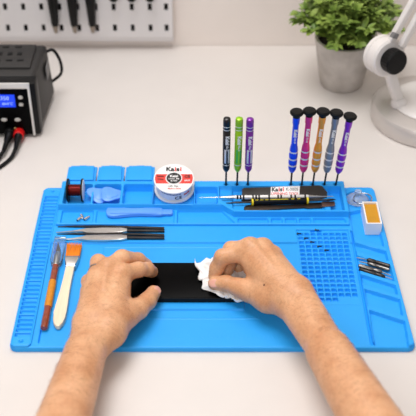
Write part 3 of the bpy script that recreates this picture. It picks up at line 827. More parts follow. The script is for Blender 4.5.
# --- solder spool
tilt = math.radians(10.5); SR = 0.0272; SHt = 0.0215
nrm = Vector((0, -math.sin(tilt), math.cos(tilt))); bk = Vector((0, math.cos(tilt), math.sin(tilt)))
ctop = at(173.9, 178.3, Z_FLOOR + SR * math.sin(tilt) + SHt * math.cos(tilt) + 0.0005)
cb = ctop - nrm * SHt
ss = thing('solder_spool', 'white spool of solder with red and black label in tray', 'solder spool', (cb.x, cb.y, Z_FLOOR))
MS = axes(cb, (1, 0, 0), bk, nrm)
b = BM(); lathe(b, [(0.010, 0), (SR - 0.0006, 0), (SR, 0.0006), (SR, 0.0018), (SR - 0.0006, 0.0024), (0.010, 0.0024)], MS, 64); part('flange', b, M['white'], ss)
b = BM(); lathe(b, [(0.010, SHt - 0.0024), (SR - 0.0006, SHt - 0.0024), (SR, SHt - 0.0018), (SR, SHt - 0.0006), (SR - 0.0006, SHt), (1e-7, SHt)], MS, 64); tf = part('flange', b, M['white'], ss)
b = BM(); lathe(b, [(0.022, 0.0022), (0.0238, 0.003), (0.0238, SHt - 0.003), (0.022, SHt - 0.0022)], MS, 64); wr = part('wound_solder', b, M['white'], ss); wr['label'] = 'solder winding wrapped in a white label'
MT = axes(ctop + nrm * 0.0001, (1, 0, 0), bk, nrm)
# red band across the disc
b = BM(); pts = []
Rb = SR - 0.0018
ya, yb2 = -0.0095, 0.0075
aa, ab = math.asin(ya / Rb), math.asin(yb2 / Rb)
for k in range(13): a = aa + (ab - aa) * k / 12; pts.append((Rb * math.cos(a), Rb * math.sin(a)))
for k in range(13): a = PI - ab + (ab - aa) * k / 12; pts.append((Rb * math.cos(a), Rb * math.sin(a)))
prism(b, pts, 0, 0.00012, 0, MT); part('red_label_band', b, M['red'], tf)
b = BM(); lathe(b, [(0.0112, 0.0001), (0.0112, 0.0002)], MT, 40); part('label_ring', b, M['whiteink'], tf)
b = BM(); lathe(b, [(0.0100, 0.0002), (0.0100, 0.00032)], MT, 40); part('black_label_disc', b, M['ink'], tf)
def top_text(s, x, y, size, m, bold=0.0, z=0.0004): text('printed_text', s, size, m, tf, MT @ Matrix.Translation((x, y, z)), 0.00005, bold=bold)
text('printed_text', 'Ka', 0.0105, M['ink'], tf, MT @ Matrix.Translation((-0.0055, 0.0165, 0.0002)), 0.00005, bold=0.0004)
text('printed_text', 'i', 0.0105, M['red'], tf, MT @ Matrix.Translation((0.0017, 0.0165, 0.0002)), 0.00005, bold=0.0004)
text('printed_text', 's', 0.0105, M['ink'], tf, MT @ Matrix.Translation((0.0050, 0.0165, 0.0002)), 0.00005, bold=0.0004)
text('printed_text', 'i', 0.0105, M['red'], tf, MT @ Matrix.Translation((0.0090, 0.0165, 0.0002)), 0.00005, bold=0.0004)
top_text('Kaisi', 0, 0.0035, 0.0058, M['whiteink'], 0.0002)
top_text('0.3mm  50g', 0, -0.0012, 0.0030, M['whiteink'], 0.0001)
top_text('Sn 63%', 0, -0.0050, 0.0030, M['whiteink'], 0.0001)
top_text('CE', 0.0180, 0.0030, 0.0062, M['ink'], 0.0002)
top_text('Solder', -0.0180, 0.0035, 0.0036, M['ink'], 0.0001)
top_text('Wire', -0.0180, -0.0022, 0.0036, M['ink'], 0.0001)
top_text('63/37', 0.0180, -0.0045, 0.0034, M['whiteink'], 0.0001)
top_text('1.2%  Flux', -0.001, -0.0145, 0.0034, M['greyink'], 0.00008)
top_text('Made in China', 0.001, -0.0190, 0.0030, M['red'], 0.00008)
# text round the winding: CE mark and a blue line
def wrap(s, ang, zz, size, m):
    a = math.radians(ang); r = 0.02395
    o = MS @ Vector((r * math.cos(a), r * math.sin(a), zz))
    xx = (MS.to_3x3() @ Vector((-math.sin(a), math.cos(a), 0))); n_ = (MS.to_3x3() @ Vector((math.cos(a), math.sin(a), 0)))
    text('printed_text', s, size, m, wr, axes(o, xx, nrm, n_), 0.00012, bold=0.0002)
wrap('C', -80, 0.0075, 0.0075, M['ink']); wrap('E', -68, 0.0075, 0.0075, M['ink'])
wrap('RoHS', -44, 0.0105, 0.0040, M['red'])
for a in range(-130, -60, 10): wrap('xx', a, 0.0145, 0.0030, M['blueink'])

# --- screwdrivers
def driver_matrix(hole, top_px, top_py):
    base = Vector((hole.x, hole.y, 0.0102))
    # tilt about the base so that the top reaches the photographed column, staying upright in depth
    tp = atY(top_px, top_py, hole.y + 0.0)
    return base, tp
def slim_driver(hole, tpx, tpy, m, win, label):
    base, tp = driver_matrix(hole, tpx, tpy)
    t = thing('precision_screwdriver', label, 'screwdriver', base, 'slim screwdrivers standing at the back edge')
    mtx, L = frame_of(base, tp); s0 = L * 0.27; g = L - s0
    b = BM(); lathe(b, [(0.0005, 0), (0.0013, 0.001), (0.0013, s0 + 0.002)], mtx, 12); part('shaft', b, M['darksteel'], t)
    r = 0.0051
    b = BM(); lathe(b, [(0.0020, s0), (0.0030, s0 + g * 0.02), (0.0047, s0 + g * 0.06), (r, s0 + g * 0.12), (r, s0 + g * 0.78), (r * 0.9, s0 + g * 0.79), (r, s0 + g * 0.80), (r, s0 + g * 0.86)], mtx, 24); hd = part('handle', b, m, t)
    b = BM(); lathe(b, [(r * 0.95, s0 + g * 0.86), (r, s0 + g * 0.88), (r, s0 + g * 0.95), (r * 0.9, s0 + g * 0.985), (r * 0.5, s0 + g), (1e-7, s0 + g)], mtx, 24); part('cap', b, m, t)
    for q in (0.145, 0.79, 0.845):
        b = BM(); lathe(b, [(r * 0.9, s0 + g * q), (r * 1.03, s0 + g * (q + 0.004)), (r * 1.03, s0 + g * (q + 0.012)), (r * 0.9, s0 + g * (q + 0.016))], mtx, 24); part('ring_band', b, M['silver'], hd)
    z = (tp - base).normalized(); fwd = Vector((0.15, -1, 0)); fwd = (fwd - z * fwd.dot(z)).normalized(); x = z.cross(-fwd) * -1
    x = fwd.cross(z).normalized() * -1
    b = BM()
    for q in (-0.55, 0.55):
        dirr = (fwd + x * q).normalized(); xx = dirr.cross(z)
        box(b, (-0.0013, -0.0002, 0), (0.0013, 0.0003, g * 0.26), 0.0003, 2, axes(base + z * (s0 + g * 0.19) + dirr * (r - 0.0003), xx, dirr, z))
    part('window_strip', b, win, t)
    o = base + z * (s0 + g * 0.62) + fwd * (r + 0.0001)
    text('printed_text', 'Kaisi', 0.0070, M['whiteink'], hd, axes(o, -z, x if x.cross(-z).dot(fwd) < 0 else x, fwd) if False else axes(o, -z, fwd.cross(-z), fwd), 0.0003, bold=0.0002)
    text('printed_text', 'No.1', 0.0045, M['whiteink'], hd, axes(base + z * (s0 + g * 0.475) + fwd * (r + 0.0001), -z, fwd.cross(-z), fwd), 0.0003)
def metal(name, c, r=0.28): return mat(name, c, r, metal=0.35, var=0.04, coat=0.3)
dk = metal('black_anodised', (26, 25, 27)); gr = metal('green_anodised', (150, 205, 24)); pu = metal('purple_anodised', (126, 40, 158))
gw = mat('green_window', (60, 178, 70), 0.3); 
slim_driver(holes[0], 227.0, 117.5, dk, M['silver'], 'slim black screwdriver, leftmost of the three without black caps')
slim_driver(holes[1], 239.4, 117.5, gr, gw, 'slim lime green screwdriver standing between black and purple ones')
slim_driver(holes[2], 250.2, 118.0, pu, M['silver'], 'slim purple screwdriver without a black cap')
def cap_driver(hole, tpx, tpy, m, label):
    base, tp = driver_matrix(hole, tpx, tpy)
    t = thing('precision_screwdriver', label, 'screwdriver', base, 'capped screwdrivers standing at the back edge')
    mtx, L = frame_of(base, tp)
    f = lambda q: L * q
    b = BM(); lathe(b, [(0.0005, 0), (0.0013, 0.001), (0.0013, f(0.265))], mtx, 12); part('shaft', b, M['darksteel'], t)
    b = BM(); lathe(b, [(0.0020, f(.24)), (0.0034, f(.25)), (0.0052, f(.285)), (0.0056, f(.31)), (0.0052, f(.34)), (0.0059, f(.36)), (0.0059, f(.40)), (0.0052, f(.42)), (0.0059, f(.44)), (0.0059, f(.49)), (0.0052, f(.505)), (0.0057, f(.52)), (0.0050, f(.565)), (0.0041, f(.60)), (0.0041, f(.84)), (0.0048, f(.85)), (0.0048, f(.925))], mtx, 28); hd = part('handle', b, m, t)
    for q in (.34, .42, .508):
        b = BM(); lathe(b, [(0.0050, f(q - .012)), (0.00565, f(q - .008)), (0.00565, f(q + .008)), (0.0050, f(q + .012))], mtx, 28); part('ring_band', b, M['silver'], hd)
    b = BM(); lathe(b, [(0.0046, f(.915)), (0.0050, f(.93)), (0.0052, f(.95)), (0.0082, f(.960)), (0.0089, f(.970)), (0.0089, f(.985)), (0.0075, f(.997)), (0.003, f(1.0)), (1e-7, f(1.0))], mtx, 32); part('cap', b, M['black'], t)
    z = (tp - base).normalized(); fwd = Vector((0, -1, 0.0)); fwd = (fwd - z * fwd.dot(z)).normalized()
    text('printed_text', 'Kaisi', 0.0062, M['whiteink'], hd, axes(base + z * f(.745) + fwd * 0.0042, -z, fwd.cross(-z), fwd), 0.0003, bold=0.0002)
    text('printed_text', '3D-01', 0.0034, M['whiteink'], hd, axes(base + z * f(.655) + fwd * 0.0042, -z, fwd.cross(-z), fwd), 0.0003)
for h, tx, ty, c, lb in ((holes[3], 297.0, 110.5, (24, 74, 235), 'blue screwdriver with round black cap'),
                         (holes[4], 309.9, 109.3, (232, 46, 130), 'pink magenta screwdriver with round black cap'),
                         (holes[5], 323.5, 109.8, (242, 160, 46), 'orange gold screwdriver with round black cap'),
                         (holes[6], 336.9, 111.2, (132, 138, 146), 'grey screwdriver with round black cap'),
                         (holes[7], 350.6, 114.5, (134, 34, 190), 'purple screwdriver with round black cap, rightmost of the five')):
    cap_driver(h, tx, ty, metal('anodised', c), lb)

# --- opening tools in the back well
ZW = 0.0115
t = thing('pry_plate', 'wide flat dark pry plate with white label leaning at the back of the tool well', 'pry tool', at(284, 192, ZW).xy.to_3d() + Vector((0, 0, ZW)))
q0, q1 = at(284, 186.2, 0.0212), at(284, 200.0, 0.0135)
vy = (q0 - q1).normalized(); vn = Vector((1, 0, 0)).cross(vy)
PL = axes(q1, (1, 0, 0), vy, vn)
def onplate(px, py):
    d = ray(px, py); k = (q1 - CAM).dot(vn) / d.dot(vn); w = CAM + d * k - q1; return (w.x, w.dot(vy))
def plate_poly(rws): return [onplate(x, a) for x, a, c in rws] + [onplate(x, c) for x, a, c in rws[::-1]]
b = BM(); prism(b, plate_poly([(241.5, 187.5, 199.4), (243.5, 186.4, 200.0), (318.0, 186.4, 200.0), (321.5, 187.2, 199.8), (327.0, 193.5, 198.6), (327.0, 195.5, 198.0)]), -0.0013, 0, 0.0003, PL); part('plate', b, mat('dark_coated_steel', (50, 46, 43), 0.45, metal=0.3, var=0.1), t)
b = BM(); prism(b, plate_poly([(270.3, 186.6, 196.4), (299.2, 186.6, 196.4)]), -0.0001, 0.0003, 0.0, PL); lb_ = part('label_card', b, M['white'], t); lb_['label'] = 'white printed label card'
def lab_text(s, px, py, size, m, bold, xs=1.0):
    x, y = onplate(px, py); text('printed_text', s, size, m, lb_, PL @ Matrix.Translation((x, y, 0.00038)), 0.00005, bold=bold, xs=xs)
lab_text('Ka', 274.3, 189.4, 0.0090, M['ink'], 0.0004, 0.9); lab_text('i', 278.6, 189.4, 0.0090, M['red'], 0.0004, 0.9); lab_text('s', 280.6, 189.4, 0.0090, M['ink'], 0.0004, 0.9); lab_text('i', 282.8, 189.4, 0.0090, M['red'], 0.0004, 0.9)
lab_text('K-3005', 291.5, 189.8, 0.0066, M['greyink'], 0.0001, 0.85)
lab_text('OPENING TOOL', 284.8, 194.0, 0.0060, M['red'], 0.0001, 0.85)

zz = ZW + 0.0052
A, B = at(199.5, 197.6, 0.0195), at(333.5, 196.4, 0.0195)
t = thing('metal_probe', 'thin silver double ended probe with banded grip across the tool well', 'probe', ((A + B) / 2).xy.to_3d() + Vector((0, 0, ZW)))
m, L = frame_of(A, B); q = lambda px: L * (px - 199.5) / 134.0
b = BM(); lathe(b, [(0.0003, 0), (0.0007, q(212)), (0.0009, q(219)), (0.0022, q(230)), (0.0026, q(235))], m, 14); part('tip', b, M['steel'], t)
b = BM(); lathe(b, [(0.0026, q(308)), (0.0016, q(314)), (0.0008, q(322)), (0.0004, q(333.5))], m, 14); part('tip', b, M['steel'], t)
b = BM(); lathe(b, [(0.0026, q(234.5)), (0.0028, q(236)), (0.0028, q(307)), (0.0026, q(308.5))], m, 18); g = part('grip', b, M['silver'], t)
b = BM()
for px in (236.5, 239.5, 242.5, 252, 255, 258, 268, 277, 280, 290, 294, 304): lathe(b, [(0.0027, q(px)), (0.00295, q(px) + 0.0003), (0.00295, q(px + 1.7)), (0.0027, q(px + 1.7) + 0.0003)], m, 18)
part('knurled_bands', b, M['black'], g)

zz = ZW + 0.0047
A, B = at(226, 203.0, zz), at(335.5, 199.6, zz)
t = thing('double_ended_scraper', 'black handled double ended scraper with yellow bands, in the tool well', 'scraper', ((A + B) / 2).xy.to_3d() + Vector((0, 0, ZW)))
m, L = frame_of(A, B); q = lambda px: L * (px - 226.0) / 109.5
b = BM(); lathe(b, [(0.0004, 0), (0.0010, q(232)), (0.0012, q(250.5)), (0.0012, q(252))], m, 12); part('blade', b, M['darksteel'], t)
b = BM(); lathe(b, [(0.0012, q(307)), (0.0013, q(326)), (0.0018, q(329)), (0.0014, q(333)), (0.0005, q(335.5))], m, 12); part('blade', b, M['darksteel'], t)
b = BM(); lathe(b, [(0.0030, q(250.8)), (0.0042, q(252)), (0.0044, q(254)), (0.0044, q(304)), (0.0042, q(307)), (0.0030, q(308.5))], m, 10); hd = part('handle', b, M['black'], t, smooth=20)
b = BM()
for px in (251.4, 306.4): lathe(b, [(0.0040, q(px)), (0.0046, q(px) + 0.0003), (0.0046, q(px + 1.8)), (0.0040, q(px + 1.8) + 0.0003)], m, 20)
part('yellow_bands', b, M['yellow'], hd)
b = BM(); dd = (B - A).normalized(); upv = Vector((0, -0.25, 0.97)).normalized()
for p0, p1 in ((255, 258), (260, 263), (265, 268), (270, 288), (291, 294), (297, 300)):
    a_ = A + dd * q(p0) + upv * 0.0043; e_ = A + dd * q(p1) + upv * 0.0043; rod(b, a_, e_, 0.0005, n=8)
part('yellow_dashes', b, M['yellow'], hd)

zq = ZW + 0.0012
t = thing('metal_pry_bar', 'flat dark metal pry bar along the front of the tool well', 'pry tool', at(290, 207, ZW))
b = BM(); prism(b, outline([(244, 207.4, 209.6), (246, 205.8, 210.8), (250, 205.2, 211.2), (262, 205.6, 210.6), (285, 205.4, 209.0), (304, 204.6, 207.8), (308, 203.2, 208.6), (322, 202.6, 208.0)], zq), ZW + 0.0003, ZW + 0.0020, 0.0004); part('bar', b, M['bronze'], t)
b = BM(); prism(b, outline([(321.5, 202.7, 207.9), (334.0, 202.4, 207.2), (334.8, 203.2, 206.6)], zq), ZW + 0.0022, ZW + 0.0034, 0.0003); part('forked_end', b, mat('worn_bronze_steel', (130, 104, 92), 0.35, metal=1.0), t)

# --- clear suction cup with key ring
c = at(357.3, 199.8, 0.0050); c.z = 0.0050
t = thing('suction_cup', 'clear suction cup with metal pull ring in the round recess', 'suction cup', c)
TC = Matrix.Translation(c)
b = BM(); lathe(b, [(0.0155, 0.0004), (0.0158, 0.0012), (0.0125, 0.0042), (0.0080, 0.0072), (0.0045, 0.0085), (0.0040, 0.0100), (0.0052, 0.0125), (0.0045, 0.0150), (1e-7, 0.0158)], TC, 40); part('cup', b, M['clearblue'], t)
b = BM(); rc = at(362.6, 198.6, 0.0160); ring = []
for k in range(49):
    a = 2 * PI * k / 48; ring.append(rc + Vector((0.0122 * math.cos(a), 0.0118 * math.sin(a), 0.0012 * math.cos(a))))
tube(b, ring, 0.0008, 8, False); part('pull_ring', b, M['greysteelring'], t)

# --- flux box
fz0, fz1 = 0.0050, 0.0235
f0, f1 = at(366.5, 223.6, fz1), at(382.2, 223.2, fz1); fb = at(361.5, 201.6, fz1)
X0, X1, Y0, Y1 = f0.x, f1.x, f0.y, fb.y
t = thing('flux_box', 'open white box of amber flux paste on the right tray', 'box', ((X0 + X1) / 2, (Y0 + Y1) / 2, fz0))
wl = 0.0018
b = BM()
def shell(bm, x0, x1, y0, y1, z0, z1, w, zf):
    o_ = [(x0, y0), (x1, y0), (x1, y1), (x0, y1)]; i_ = [(x0 + w, y0 + w), (x1 - w, y0 + w), (x1 - w, y1 - w), (x0 + w, y1 - w)]
    ob = [bm.verts.new((*p, z0)) for p in o_]; ot = [bm.verts.new((*p, z1)) for p in o_]; it = [bm.verts.new((*p, z1)) for p in i_]; ib = [bm.verts.new((*p, zf)) for p in i_]
    bm.faces.new(ob[::-1]); bm.faces.new(ib)
    for k in range(4):
        n_ = (k + 1) % 4
        bm.faces.new((ob[k], ob[n_], ot[n_], ot[k])); bm.faces.new((ot[k], ot[n_], it[n_], it[k])); bm.faces.new((it[k], it[n_], ib[n_], ib[k]))
shell(b, X0, X1, Y0, Y1, fz0, fz1, wl, fz0 + 0.0015)
part('case', b, M['white'], t, smooth=20)
b = BM(); box(b, (X0 + wl, Y0 + wl, fz0 + 0.0015), (X1 - wl, Y1 - wl, fz1 - 0.0030)); part('flux_paste', b, M['flux'], t)

# --- precision bits
bits = [((356.3, 257.6), (368.5, 260.0), (390.0, 266.5), 0.0029, 'dark bit at the top of the pile, its thin tip pointing left'),
        ((359.2, 261.6), (369.0, 263.6), (389.5, 270.0), 0.0025, 'silver bit second from the top of the pile of bits'),
        ((391.3, 275.6), (380.5, 271.8), (358.5, 265.6), 0.0026, 'silver bit third from the top, thin tip pointing right'),
        ((392.5, 279.4), (383.5, 276.4), (359.0, 269.2), 0.0024, 'dark bit lowest in the pile on the right tray')]
for k, (a, s, e, r, lb) in enumerate(bits):
    z = 0.0048 + r + (0.0 if k != 1 else 0.0010)
    A, S, E_ = at(*a, z), at(*s, z), at(*e, z)
    t = thing('screwdriver_bit', lb, 'bit', ((A + E_) / 2).xy.to_3d() + Vector((0, 0, 0.0048)), 'bits on the right tray')
    m, L = frame_of(S, E_)
    b = BM(); lathe(b, [(r * 0.5, -0.002), (r, 0), (r, L * 0.3), (r * 0.85, L * 0.33), (r, L * 0.36), (r, L - 0.001), (r * 0.7, L)], m, 12); part('shank', b, M['darksteel'] if k in (0, 3) else M['bitsteel'], t)
    m, L = frame_of(A, S)
    b = BM(); lathe(b, [(0.0004, 0), (0.0008, 0.002), (0.0008, L)], m, 10); part('tip', b, M['chrome'], t)

# --- tiny screws on the grid
scr = [(299.0, 233.6, 'tiny screw at the top left corner of the grid'), (317.0, 230.0, 'tiny screw above the top row of the grid'),
       (306.2, 238.2, 'second tiny screw down the diagonal on the grid'), (312.3, 242.0, 'third tiny screw down the diagonal on the grid'),
       (319.4, 246.3, 'fourth tiny screw down the diagonal on the grid'), (326.6, 250.2, 'tiny screw at the lower right end of the diagonal')]
for px, py, lb in scr:
    z = Z_MAIN + 0.0004 + 0.0013
    p = at(px, py, z); t = thing('screw', lb, 'screw', p - Vector((0, 0, 0.0013)), 'tiny screws on the grid')
    a = random.uniform(-0.3, 0.3); d = Vector((math.cos(a), math.sin(a), 0))
    m, L = frame_of(p - d * 0.0022, p + d * 0.0028)
    b = BM(); lathe(b, [(0.0006, -0.0006), (0.0013, -0.0004), (0.0013, 0.0008), (0.0008, 0.0010)], m, 14); part('head', b, M['darksteel'], t)
    b = BM(); prof = []
    for i in range(7): prof += [(0.00065, 0.001 + i * 0.0006), (0.0009, 0.0013 + i * 0.0006)]
    lathe(b, prof, m, 10); part('threaded_shaft', b, M['darksteel'], t)

# ================================================================== HANDS AND FOREARMS
def smin(a, b_, k):
    h = np.maximum(k - np.abs(a - b_), 0) / k
    return np.minimum(a, b_) - h * h * k * 0.25

class Field:
    def __init__(s, lo, hi, h):
        s.h = h; s.lo = np.array(lo, float); n = np.ceil((np.array(hi) - s.lo) / h).astype(int) + 1
        s.ax = [s.lo[i] + h * np.arange(n[i]) for i in range(3)]; s.n = n
        s.reset_all = lambda: np.full(n, 1.0, np.float32)
    def cones(s, chain, k, V=None):
        """chain: list of ((p, r), (p, r)) rounded cones smooth-joined with k."""
        V = s.reset_all() if V is None else V
        for (a, ra), (b_, rb_) in chain:
            a, b_ = np.array(a, float), np.array(b_, float); R = max(ra, rb_) + 0.022
            lo = np.minimum(a, b_) - R; hi = np.maximum(a, b_) + R
            i0 = np.clip(((lo - s.lo) / s.h).astype(int), 0, s.n); i1 = np.clip(((hi - s.lo) / s.h).astype(int) + 2, 0, s.n)
            if (i1 <= i0).any(): continue
            sl = tuple(slice(i0[i], i1[i]) for i in range(3))
            X = s.ax[0][sl[0]][:, None, None]; Y = s.ax[1][sl[1]][None, :, None]; Z = s.ax[2][sl[2]][None, None, :]
            d = b_ - a; L2 = (d * d).sum() + 1e-12
            t = np.clip(((X - a[0]) * d[0] + (Y - a[1]) * d[1] + (Z - a[2]) * d[2]) / L2, 0, 1)
            D = np.sqrt((X - a[0] - t * d[0]) ** 2 + (Y - a[1] - t * d[1]) ** 2 + (Z - a[2] - t * d[2]) ** 2) - (ra + t * (rb_ - ra))
            V[sl] = smin(V[sl], D.astype(np.float32), k)
        return V

def surface_nets(V, lo, h):
    n = V.shape; s = V < 0
    c = np.zeros(tuple(x - 1 for x in n) + (3,), np.float32); cnt = np.zeros(tuple(x - 1 for x in n), np.float32)
    mixed = np.zeros(cnt.shape, bool)
    corner = lambda i, j, k: (slice(i, n[0] - 1 + i), slice(j, n[1] - 1 + j), slice(k, n[2] - 1 + k))
    for axis in range(3):
        o1_, o2_ = [x for x in range(3) if x != axis]
        for u in (0, 1):
            for v in (0, 1):
                p = [0, 0, 0]; p[o1_] = u; p[o2_] = v; q_ = list(p); q_[axis] = 1
                A, B = V[corner(*p)], V[corner(*q_)]; x = (A < 0) != (B < 0)
                t = np.where(x, A / np.where(x, A - B, 1), 0)
                c[..., axis] += np.where(x, t, 0); c[..., o1_] += np.where(x, u, 0); c[..., o2_] += np.where(x, v, 0); cnt += x
    act = cnt > 0; ids = np.full(cnt.shape, -1); I = np.argwhere(act); ids[act] = np.arange(len(I))
    P = (I + c[act] / cnt[act][:, None]) * h + np.array(lo)
    faces = []
    for axis in range(3):
        o1_, o2_ = (axis + 1) % 3, (axis + 2) % 3
        sa = [slice(1, n[i] - 1) for i in range(3)]; sa[axis] = slice(0, n[axis] - 1); sb = list(sa); sb[axis] = slice(1, n[axis])
        A, B = s[tuple(sa)], s[tuple(sb)]
        for flip, mask in ((False, A & ~B), (True, ~A & B)):
            E = np.argwhere(mask)
            if not len(E): continue
            off = np.ones(3, int); off[axis] = 0; E = E + off
            def g(d1, d2):
                Q = E.copy(); Q[:, o1_] -= d1; Q[:, o2_] -= d2; return ids[Q[:, 0], Q[:, 1], Q[:, 2]]
            q_ = np.stack([g(1, 1), g(0, 1), g(0, 0), g(1, 0)], -1); faces.append(q_[:, ::-1] if flip else q_)
    return P, np.concatenate(faces)

def P(px, py, z): return tuple(at(px, py, z))
def chain(*pts): return [(((P(*a[:3])), a[3]), ((P(*b_[:3])), b_[3])) for a, b_ in zip(pts, pts[1:])]

def ext(a, b_, k):  # continue the forearm beyond the frame to the elbow
    a, b_ = Vector(a), Vector(b_); return tuple(b_ + (b_ - a).normalized() * k)

def build_hand(fore, palm, fingers, knuckles, h=0.0011):
    allp = [p for c_ in ([fore, palm] + fingers) for seg in c_ for p in seg]
    lo = np.min([np.array(p) - r - 0.006 for p, r in allp], 0); hi = np.max([np.array(p) + r + 0.006 for p, r in allp], 0)
    Fd = Field(lo, hi, h)
    V = Fd.cones(palm, 0.009)
    A = Fd.cones(fore[:2], 0.0008)
    A = Fd.cones(fore[2:], 0.003, A)
    V = smin(V, A, 0.010)
    W = None
    for f in fingers:
        K = Fd.cones(f, 0.004); W = K if W is None else np.minimum(W, K)
    V = smin(V, W, 0.0050)
    # knuckles and tendons standing out on the back of the hand
    relief = []
    for seg, f in zip(knuckles, fingers):
        (p0, r0), (p1, r1) = seg
        top = lambda p, k: (p[0], p[1], p[2] + k)
        relief += [((top(p1, 0.0030), r1 - 0.0012), (top(f[0][0][0], 0.0030), r1 - 0.0014))]
        m0 = tuple(np.array(p1) * 0.45 + np.array(p0) * 0.55); rm = r1 * 0.45 + r0 * 0.55
        relief += [((top(p1, r1 - 0.0022), 0.0030), (top(m0, rm - 0.0018), 0.0022))]
    V = smin(V, Fd.cones(relief, 0.0008), 0.0045)
    return surface_nets(V, lo, h)

# left arm
Lb = P(65, 416, 0.050); Lw = P(85.5, 352, 0.043); Le = ext(Lw, Lb, 0.13); Le = (Le[0], Le[1], 0.058)
L_fore = [((Le, 0.037), (Lb, 0.0265)), ((Lb, 0.0265), (Lw, 0.0230)),
          ((Lw, 0.0200), (P(108, 333, 0.040), 0.0180)), ((Lw, 0.0200), (P(88, 327, 0.042), 0.0175))]
L_palm = chain((108, 328, .040, .0185), (112, 312, .043, .0165), (122, 274, .051, .0112)) + chain((101, 322, .043, .0165), (107.5, 269, .055, .0116)) + \
         chain((94, 320, .043, .0160), (96, 279, .051, .0110)) + chain((88, 320, .040, .0155), (90, 293, .042, .0100)) + \
         chain((112, 328, .037, .0175), (128, 314, .034, .0140)) + chain((119, 302, .037, .0120), (120.5, 282, .043, .0095))
L_fing = [chain((122, 274, .051, .0108), (138.5, 269.5, .0465, .0088), (147.5, 269.2, .0370, .0082), (151.8, 271.6, .0245, .0076)),
          chain((107.5, 269, .055, .0112), (122, 258.0, .0545, .0097), (138, 260.0, .0370, .0086), (146.5, 265, .0245, .0076)),
          chain((96, 279, .051, .0104), (98.5, 262.2, .0500, .0093), (105.5, 264.5, .0290, .0083), (113, 266, .0230, .0076)),
          chain((90, 293, .042, .0098), (88.8, 281.5, .0360, .0084), (95, 282, .0240, .0077), (102, 282, .0225, .0070)),
          chain((128, 314, .034, .0140), (138, 309.0, .0310, .0118), (147.5, 301, .0278, .0100), (153.4, 292.6, .0243, .0086))]
# right arm
Rb_ = P(367.5, 416, 0.056); Rm = P(328.5, 351, 0.049); Re = ext(Rm, Rb_, 0.12); Re = (Re[0], Re[1], 0.060)
R_fore = [((Re, 0.038), (Rb_, 0.0292)), ((Rb_, 0.0292), (Rm, 0.0248)),
          ((Rm, 0.0212), (P(298, 292.5, 0.050), 0.0175)), ((Rm, 0.0212), (P(289, 302, 0.043), 0.0170))]
R_palm = chain((286, 300, .044, .0160), (243.5, 253, .057, .0110)) + chain((289, 296, .050, .0155), (250, 248, .062, .0114)) + \
         chain((293, 292, .052, .0150), (263, 248.5, .059, .0113)) + chain((296, 291, .049, .0145), (273, 256, .051, .0105)) + \
         chain((284, 301, .038, .0165), (268, 298, .035, .0160), (248, 291, .032, .0120)) + chain((264, 288, .038, .0135), (255, 270, .043, .0105)) + \
         chain((272, 280, .038, .0135), (264, 262, .044, .0115))
R_fing = [chain((243.5, 253, .057, .0106), (222.5, 257.0, .0530, .0094), (217.0, 268.0, .0380, .0085), (214.5, 276.0, .0285, .0076)),
          chain((250, 248, .062, .0110), (231, 249.5, .0510, .0095), (229, 262.0, .0360, .0086), (227, 271, .0275, .0077)),
          chain((263, 248.5, .059, .0106), (249, 250, .0400, .0092), (241.5, 258.0, .0300, .0084), (238.5, 266, .0255, .0076)),
          chain((273, 256, .051, .0098), (262, 258, .0330, .0084), (253, 264, .0260, .0077), (249, 270, .0240, .0068)),
          chain((248, 291, .032, .0120), (239, 287.6, .0310, .0108), (226, 283.4, .0290, .0094), (214.6, 283.6, .0265, .0080))]
pv, pf = [], []; off = 0
for A in ((L_fore, L_palm, L_fing, (L_palm[1], L_palm[2], L_palm[3], L_palm[4])), (R_fore, R_palm, R_fing, (R_palm[0], R_palm[1], R_palm[2], R_palm[3]))):
    v, f = build_hand(*A); pv.append(v); pf.append(f + off); off += len(v)
person = np_mesh('person', np.concatenate(pv), np.concatenate(pf), M['skin'], None, 180)
tag(person, 'person reaching in with two bare forearms, wiping the phone with a tissue', 'person')
me = person.data
# gentle Laplacian relax to remove voxel facets
bm = BM(); bm.from_mesh(me)
for _ in range(2): bmesh.ops.smooth_vert(bm, verts=bm.verts, factor=0.5, use_axis_x=True, use_axis_y=True, use_axis_z=True)
bm.to_mesh(me); bm.free()
me.polygons.foreach_set('use_smooth', np.ones(len(me.polygons), dtype=bool))
# nails
def nail(c, d, n, L, W):
    d = Vector(d).normalized(); n = Vector(n); n = (n - d * n.dot(d)).normalized(); x = d.cross(n)
    b = BM(); bmesh.ops.create_uvsphere(b, u_segments=20, v_segments=12, radius=1)
    bmesh.ops.transform(b, matrix=axes(c, x, d, n) @ Matrix.Diagonal((W, L, 0.0012, 1)), verts=b.verts)
    part('fingernail', b, M['nail'], person)
def seg_nail(a, t_, r, n, L=0.0062, W=0.0052):
    a, t_ = Vector(P(*a)), Vector(P(*t_)); d = (t_ - a).normalized(); n = Vector(n); n = (n - d * n.dot(d)).normalized()
    nail(t_ - d * 0.0008 + n * (r * 0.88), d, n + d * 0.25, L, W)
seg_nail((226, 283.4, .0290), (214.6, 283.6, .0265), .0080, (0.1, -0.75, 0.75))
seg_nail((147.5, 301.0, .0278), (153.4, 292.6, .0243), .0086, (0.75, 0.05, 0.65))
# ring on the ring finger
a, e = Vector(P(96, 279, .051)), Vector(P(99.5, 262.5, .0500)); rcn = a.lerp(e, 0.46); mR, _ = frame_of(rcn, e)
b = BM(); lathe(b, [(0.0098, -0.0012), (0.0110, -0.0010), (0.0110, 0.0010), (0.0098, 0.0012)], mR, 40, cap=False); lathe(b, [(0.0098, -0.0012), (0.0098, 0.0012)], mR, 40, cap=False)
rg = part('finger_ring', b, M['greysteelring'], person); rg['label'] = 'plain silver ring on the left hand'
# mole on the right hand
moles = BM()
